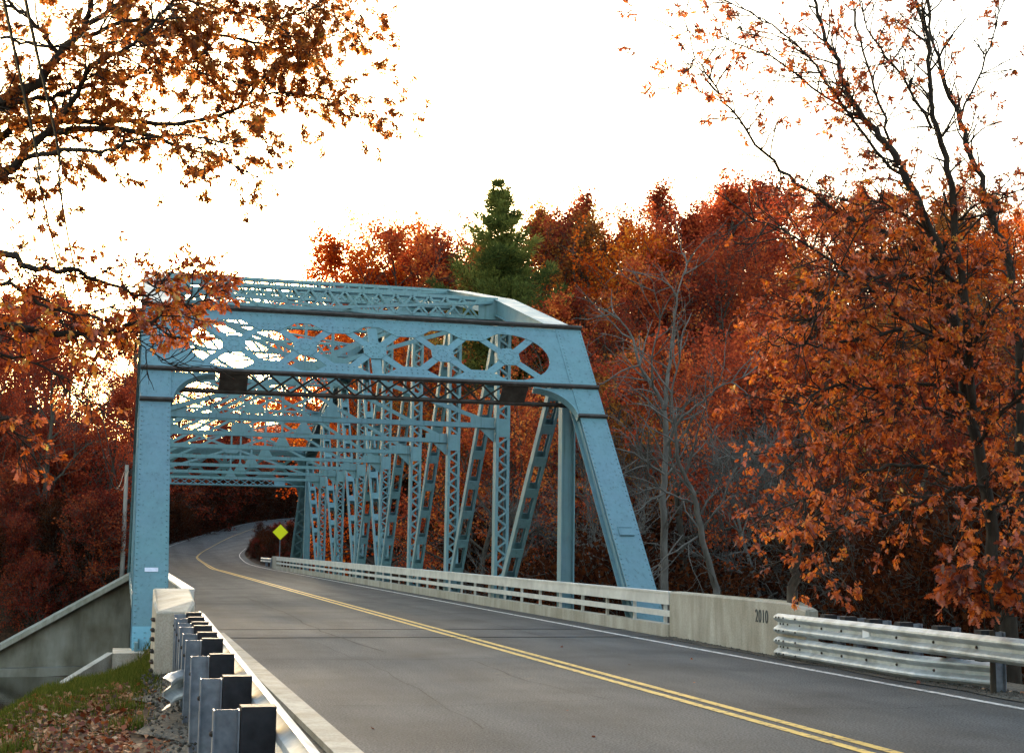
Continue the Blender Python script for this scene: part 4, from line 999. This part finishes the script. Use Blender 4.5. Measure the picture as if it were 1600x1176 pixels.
# right oak
b1 = dep(1578, 1000, 19.5); g1 = np.array((b1[0], b1[1], gz(b1[0], b1[1])-.3))
def limb_base(px_path, D): return px_path
RO = [
 ([(1574, 962), (1554, 864), (1539, 740), (1520, 667), (1495, 538), (1465, 391), (1418, 282), (1395, 243), (1355, 192), (1328, 153), (1305, 94), (1285, 51), (1270, -10), (1255, -60)], 19.5, 20.5, .125, .02, .55),
 ([(1520, 640), (1508, 520), (1495, 380), (1481, 266), (1462, 200), (1455, 156), (1453, 78), (1430, 0), (1422, -50)], 19.5, 19.0, .08, .02, .4),
 ([(1600, 960), (1596, 800), (1592, 600), (1578, 430), (1559, 364), (1535, 297), (1508, 223), (1500, 188), (1473, 117), (1457, 59), (1451, -10)], 21.5, 21.5, .10, .02, .35),
 ([(1502, 184), (1535, 106), (1555, 39), (1575, -20)], 21.5, 21.8, .025, .01, .2),
 ([(1470, 405), (1434, 387), (1316, 333), (1254, 293), (1211, 254), (1152, 188), (1113, 129), (1085, 90)], 20.3, 17.5, .05, .008, .5),
 ([(1500, 460), (1469, 419), (1387, 432), (1320, 422), (1238, 364), (1168, 340)], 20.2, 17.0, .045, .008, .12),
 ([(1418, 282), (1380, 250), (1320, 170), (1255, 80), (1190, 30), (1120, 0)], 20.4, 19.0, .035, .01, .75),
 ([(1355, 192), (1290, 150), (1200, 90), (1130, 60), (1050, 45)], 20.5, 19.5, .028, .007, .7),
 ([(1395, 243), (1375, 160), (1345, 80), (1330, 0), (1322, -50)], 20.5, 21.0, .03, .012, .55),
 ([(1455, 200), (1410, 120), (1365, 60), (1340, -10)], 19.3, 18.5, .03, .01, .5),
 ([(1495, 538), (1446, 519), (1390, 480), (1345, 440), (1310, 425)], 19.6, 17.6, .045, .01, .9),
 ([(1510, 560), (1426, 509), (1347, 531), (1275, 536), (1240, 545)], 19.7, 17.2, .045, .01, .95),
 ([(1515, 620), (1440, 600), (1350, 610), (1290, 605), (1245, 635)], 19.8, 17.4, .04, .01, .95),
 ([(1520, 660), (1450, 640), (1380, 650), (1310, 675), (1250, 710)], 19.8, 17.8, .04, .01, .95),
 ([(1485, 743), (1430, 728), (1386, 726), (1330, 748), (1280, 775), (1245, 785)], 19.5, 18.0, .04, .01, .75),
 ([(1539, 760), (1470, 770), (1400, 800), (1330, 815), (1280, 850), (1255, 885)], 19.5, 18.6, .035, .01, .5),
 ([(1505, 580), (1540, 500), (1590, 450), (1640, 430)], 19.5, 18.2, .04, .01, .95),
 ([(1530, 690), (1570, 640), (1620, 610), (1680, 600)], 19.5, 18.0, .04, .01, .95),
 ([(1470, 400), (1500, 340), (1550, 310), (1620, 290)], 20.2, 19.0, .035, .01, .9),
 ([(1450, 360), (1410, 335), (1370, 315), (1340, 320)], 20.3, 19.0, .03, .01, .7),
 ([(1480, 430), (1410, 405), (1350, 410), (1300, 440), (1255, 475)], 20.2, 18.6, .03, .01, .7),
 ([(1545, 800), (1590, 770), (1640, 740)], 19.5, 18.4, .035, .01, .8),
 ([(1500, 500), (1440, 455), (1400, 445), (1320, 470), (1260, 500)], 20.1, 18.4, .03, .01, .85)]
tr_pts = np.array([g1, g1*.5+b1*.5, dep(1574, 962, 19.5)]); 
oak('oak_tree', tuple(g1), RO, 'big orange oak with several bare upper stems on the right behind the guardrail', 'oak_orange', 11, .165, .82, .076, 18, rs=.76, zf=((5.2, 8.), (1., .55)), trunk=(tr_pts, np.array([.19, .15, .13])))
def bare(base_px, D, limbs, label, seed):
    limbs = [(p, a, b, r0*.75, r1*.75, d) for p, a, b, r0, r1, d in limbs]
    b = dep(*base_px, D); g = np.array((b[0], b[1], gz(b[0], b[1])-.3)); top = dep(limbs[0][0][0][0], limbs[0][0][0][1], D)
    oak('bare_tree', tuple(g), limbs, label, None, seed, .75, 1.9, .1, 1, trunk=(np.array([g, g*.5+top*.5, top]), np.array([.19, .16, limbs[0][3]])), bark='bark_pale', tws=2.1)
DB = 50.
bare((1038, 920), DB, [([(1038, 907), (1038, 800), (1038, 741), (1042, 695), (1038, 640), (1020, 604), (1000, 570), (985, 520), (960, 490)], DB, DB+2, .19, .03, 0), ([(1042, 695), (1061, 660), (1097, 627), (1125, 605), (1160, 590)], DB, DB-2, .09, .02, 0),
   ([(1038, 640), (1045, 580), (1052, 520), (1060, 460), (1075, 410)], DB, DB+1, .11, .02, 0), ([(1020, 604), (1018, 560), (1030, 500), (1020, 440)], DB+.5, DB-1, .06, .015, 0), ([(1038, 741), (1000, 715), (960, 700), (930, 720)], DB, DB-2, .06, .015, 0),
   ([(1040, 770), (1010, 785), (985, 820)], DB, DB-1, .05, .012, 0), ([(1000, 570), (970, 580), (940, 600), (920, 590)], DB+1, DB, .05, .012, 0)], 'pale bare tree with spreading grey limbs right of the bridge end post', 301)
bare((1122, 930), DB-3, [([(1120, 920), (1102, 861), (1088, 787), (1079, 760), (1061, 723), (1056, 677), (1050, 620), (1062, 560)], DB-3, DB-4, .16, .03, 0), ([(1070, 740), (1085, 700), (1093, 660), (1110, 620)], DB-3.5, DB-5, .07, .015, 0),
   ([(1084, 787), (1042, 769), (1015, 740), (1000, 700)], DB-3, DB-5, .05, .012, 0), ([(1090, 838), (1047, 865), (1020, 890)], DB-3, DB-5, .05, .012, 0), ([(1095, 830), (1130, 780), (1150, 720)], DB-3, DB-4, .05, .012, 0)], 'second bare grey tree leaning left beside the pale one by the end post', 302)
# young oaks beside it
b2 = dep(1550, 985, 17.2); g2 = np.array((b2[0], b2[1], gz(b2[0], b2[1])-.2))
oak('young_oak_tree', tuple(g2), [([(1560, 985), (1545, 930), (1520, 880), (1490, 850)], 17.2, 16.8, .03, .01, 1.), ([(1558, 960), (1580, 910), (1600, 880)], 17.2, 16.9, .02, .01, 1.), ([(1556, 965), (1520, 925), (1495, 915)], 17.4, 17.2, .02, .008, 1.)], 'low red orange young oak behind the guardrail at the right edge', 'oak_orange', 12, .16, .4, .11, 10, trunk=(np.array([g2, g2*.4+b2*.6, b2]), np.array([.04, .035, .03])))
b3 = dep(1238, 915, 23); g3 = np.array((b3[0], b3[1], gz(b3[0], b3[1])-.2))
oak('young_oak_tree', tuple(g3), [([(1238, 915), (1244, 860), (1252, 800), (1262, 740), (1270, 690)], 23, 22.5, .085, .03, .7), ([(1244, 860), (1280, 830), (1330, 800)], 23, 22., .03, .01, .9),
  ([(1242, 880), (1215, 850), (1195, 820)], 23, 22., .02, .008, .7)], 'slender grey trunked young oak with orange leaves above the 2010 end block', 'oak_orange', 13, .26, .7, .10, 8, trunk=(np.array([g3, g3*.4+b3*.6, b3]), np.array([.11, .10, .085])), bark='bark')

# left oak overhanging from outside the frame
base_l = np.array((-5.2, 20.5)); gl_ = np.array((base_l[0], base_l[1], gz(*base_l)-.4)); fork = np.array((-4.3, 20.8, 4.2))
LO = [
 ([(-170, 420), (-80, 340), (0, 274), (23, 258), (70, 211), (137, 200), (219, 207), (274, 228), (325, 240), (380, 262)], 21, 22.5, .13, .010, .7),
 ([(23, 258), (51, 243), (117, 235), (168, 235), (211, 219), (282, 211), (350, 225)], 21.3, 20.5, .06, .010, .85),
 ([(-120, 330), (0, 219), (39, 192), (156, 188), (274, 192), (372, 168), (442, 145), (510, 155)], 21.5, 23.5, .09, .012, .8),
 ([(442, 145), (480, 152), (528, 158), (579, 150)], 23.3, 24.2, .02, .007, 1.),
 ([(372, 168), (420, 110), (470, 78), (548, 47), (580, 20)], 23.0, 24, .03, .008, .95),
 ([(-120, 230), (0, 156), (59, 129), (94, 86), (129, 47), (145, 0), (160, -60)], 21, 22.0, .12, .05, .7),
 ([(74, 206), (117, 145), (145, 102), (203, 70), (250, 23), (290, -20)], 21.6, 20.2, .06, .02, .85),
 ([(-90, 190), (0, 166), (78, 153), (129, 133), (195, 128), (243, 102), (310, 90)], 21.2, 22.6, .06, .015, .9),
 ([(129, 60), (219, 30), (352, 59), (430, 70), (470, 78)], 21.8, 24, .05, .015, .95),
 ([(130, 40), (230, -10), (330, 10), (420, 30), (480, 20)], 21.8, 23, .05, .012, 1.),
 ([(94, 86), (60, 40), (20, 10), (-20, -30)], 21.5, 20.5, .05, .02, .9),
 ([(243, 102), (330, 120), (400, 130), (440, 100)], 22.5, 23.4, .025, .008, .9),
 ([(160, -20), (260, -40), (380, -20), (460, -10)], 22, 23, .05, .012, 1.),
 ([(0, 60), (60, 70), (130, 75), (200, 60), (280, 50)], 20.5, 21.5, .03, .012, .95)]
oak('oak_tree', tuple(gl_), LO, 'russet oak boughs hanging into the upper left corner against the white sky', 'oak_brown', 21, .18, .9, .08, 34, rs=.78,
    trunk=(np.array([gl_, gl_*.6+fork*.4, fork, dep(-170, 420, 21), dep(-120, 200, 21), dep(-100, 0, 21)]), np.array([.34, .28, .25, .2, .16, .1])))
# second left oak, nearer the road level
base_m = np.array((-4.6, 16.0)); gm = np.array((base_m[0], base_m[1], gz(*base_m)-.4))
LM = [
 ([(-140, 380), (0, 398), (60, 421), (119, 426), (184, 453), (225, 465), (262, 450)], 16, 17.5, .05, .007, .8),
 ([(-140, 520), (0, 511), (69, 520), (138, 520), (184, 511), (239, 499), (275, 478), (320, 470)], 16, 17.5, .055, .007, .95),
 ([(138, 520), (202, 529), (220, 541), (243, 559), (289, 575)], 16.9, 17.4, .012, .004, .0),
 ([(239, 499), (262, 515), (275, 530)], 17.3, 17.6, .014, .005, 1.),
 ([(184, 453), (230, 440), (290, 465), (330, 455)], 17.2, 17.6, .016, .005, 1.),
 ([(-120, 450), (0, 440), (60, 470), (110, 490), (170, 480)], 16, 16.6, .03, .008, .75),
 ([(-120, 560), (0, 554), (40, 565), (90, 585)], 16, 16.5, .03, .007, .7),
 ([(-120, 670), (0, 655), (20, 668), (40, 700)], 15.5, 16, .025, .006, .6),
 ([(184, 511), (200, 490), (230, 470), (245, 440)], 17.1, 17.4, .014, .005, 1.)]
fork2 = dep(-160, 560, 16)
oak('oak_tree', tuple(gm), LM, 'orange oak boughs at the left edge reaching in front of the left end post', 'oak_orange', 22, .18, .52, .088, 11,
    trunk=(np.array([gm, gm*.5+fork2*.5, fork2, dep(-150, 380, 16), dep(-130, 200, 16)]), np.array([.2, .17, .15, .12, .07])))

# ground cover on the near left bank ---------------------------------------------------
rg = np.random.default_rng(77)
def litter(n, xf, yf, name, label, size=.072):
    x, y = xf(n), yf(n); z = H(x, y)+.012+rg.uniform(0, .02, n)
    ax = rg.normal(size=(n, 3)); ax[:, 2] *= .35; ax = unit(ax)
    c = np.stack([x, y, z], 1); up = np.tile(np.array((0, 0, 1.)), (n, 1))+rg.normal(0, .35, (n, 3)); s = unit(np.cross(ax, up)); nr = np.cross(s, ax); L = (size*rg.uniform(.5, 1.35, n))[:, None]
    fold = rg.uniform(-.05, .35, (n, 1))
    V = np.stack([c, c+ax*L*.5+s*L*.36+nr*L*fold, c+ax*L+nr*L*fold*.5, c+ax*L*.5-s*L*.36+nr*L*fold], 1).reshape(-1, 3)
    o = link(name, mesh_np(name, V, np.arange(n*4).reshape(n, 4), rg.uniform(0, 1, n)**1.25), 'litter'); tag(o, label, 'leaves', kind='stuff')
litter(6500, lambda n: .2-np.abs(rg.normal(0, 1.4, n))-.0, lambda n: rg.uniform(8.5, 19.5, n), 'fallen_leaves', 'fallen brown leaves scattered over the left bank')
litter(500, lambda n: rg.uniform(.1, .75, n), lambda n: rg.uniform(8.5, 20, n), 'fallen_leaves', 'few fallen leaves on the gravel behind the left guardrail posts')
litter(260, lambda n: 1.15+np.abs(rg.normal(0, .25, n)), lambda n: rg.uniform(6, 25, n), 'fallen_leaves', 'few fallen leaves along the left kerb', .07)
litter(120, lambda n: rg.uniform(2, 9.6, n)**1., lambda n: rg.uniform(9, 25.5, n), 'fallen_leaves', 'scattered single leaves on the asphalt', .06)
litter(330, lambda n: 10.6-np.abs(rg.normal(0, .35, n)), lambda n: rg.uniform(9, 25, n), 'fallen_leaves', 'few fallen leaves on the gravel under the right guardrail', .07)
def grass(n, x, y, name, label, h=.16):
    z = H(x, y)-.01; a = rg.uniform(0, 6.28, n); hh = h*rg.uniform(.4, 1.4, n); wv = .007
    c = np.stack([x, y, z], 1); s = np.stack([np.cos(a), np.sin(a), 0*a], 1)*wv; t = np.stack([np.cos(a+1.3), np.sin(a+1.3), 0*a], 1)*(hh*rg.uniform(.1, .7, n))[:, None]; t[:, 2] = hh
    V = np.stack([c-s, c+s, c+t], 1).reshape(-1, 3)
    o = link(name, mesh_np(name, V, np.arange(n*3).reshape(n, 3), rg.uniform(0, 1, n)), 'grass'); tag(o, label, 'grass', kind='stuff')
n = 26000; t = rg.uniform(0, 1, n); gx_ = -3.4+4.*t; gy_ = 14.2+7.*t**.8+rg.normal(0, 2.0, n)
grass(n, gx_, gy_, 'bank_grass', 'green grass along the crest of the left bank', .10)
n = 5000; grass(n, rg.uniform(-.6, .78, n), rg.uniform(19.5, 27.4, n), 'seat_grass', 'patchy grass and weeds at the foot of the left end block', .12)
n = 5000; cx_ = rg.uniform(-2.5, .3, 22); cy_ = rg.uniform(9.5, 19, 22); k = rg.integers(0, 22, n)
grass(n, cx_[k]+rg.normal(0, .12, n), cy_[k]+rg.normal(0, .16, n), 'grass_tufts', 'thin grass tufts among the fallen leaves on the left bank', .12)
# loose stones
def stones(n, xf, yf, name, label):
    x, y = xf(n), yf(n); V, F = [], []; base = np.array([(1,0,0),(-1,0,0),(0,1,0),(0,-1,0),(0,0,1),(0,0,-1)], float); fc = np.array([(0,2,4),(2,1,4),(1,3,4),(3,0,4),(2,0,5),(1,2,5),(3,1,5),(0,3,5)])
    r = rg.uniform(.006, .022, (n, 1, 1)); v = base[None]*r*rg.uniform(.6, 1.3, (n, 6, 1)); v += np.stack([x, y, np.maximum(H(x, y), -.03)+.035], 1)[:, None]
    o = link(name, mesh_np(name, v.reshape(-1, 3), (fc[None]+6*np.arange(n)[:, None, None]).reshape(-1, 3)), 'gravel'); tag(o, label, 'gravel', kind='stuff')
stones(2500, lambda n: rg.uniform(9.95, 10.6, n), lambda n: rg.uniform(8, 26, n), 'loose_gravel', 'loose stones along the right road edge')
stones(1800, lambda n: rg.uniform(.35, 1.6, n), lambda n: rg.uniform(7, 19, n), 'loose_gravel', 'loose stones under the left guardrail')
print('objects', len(bpy.data.objects), 'trees', cnt)
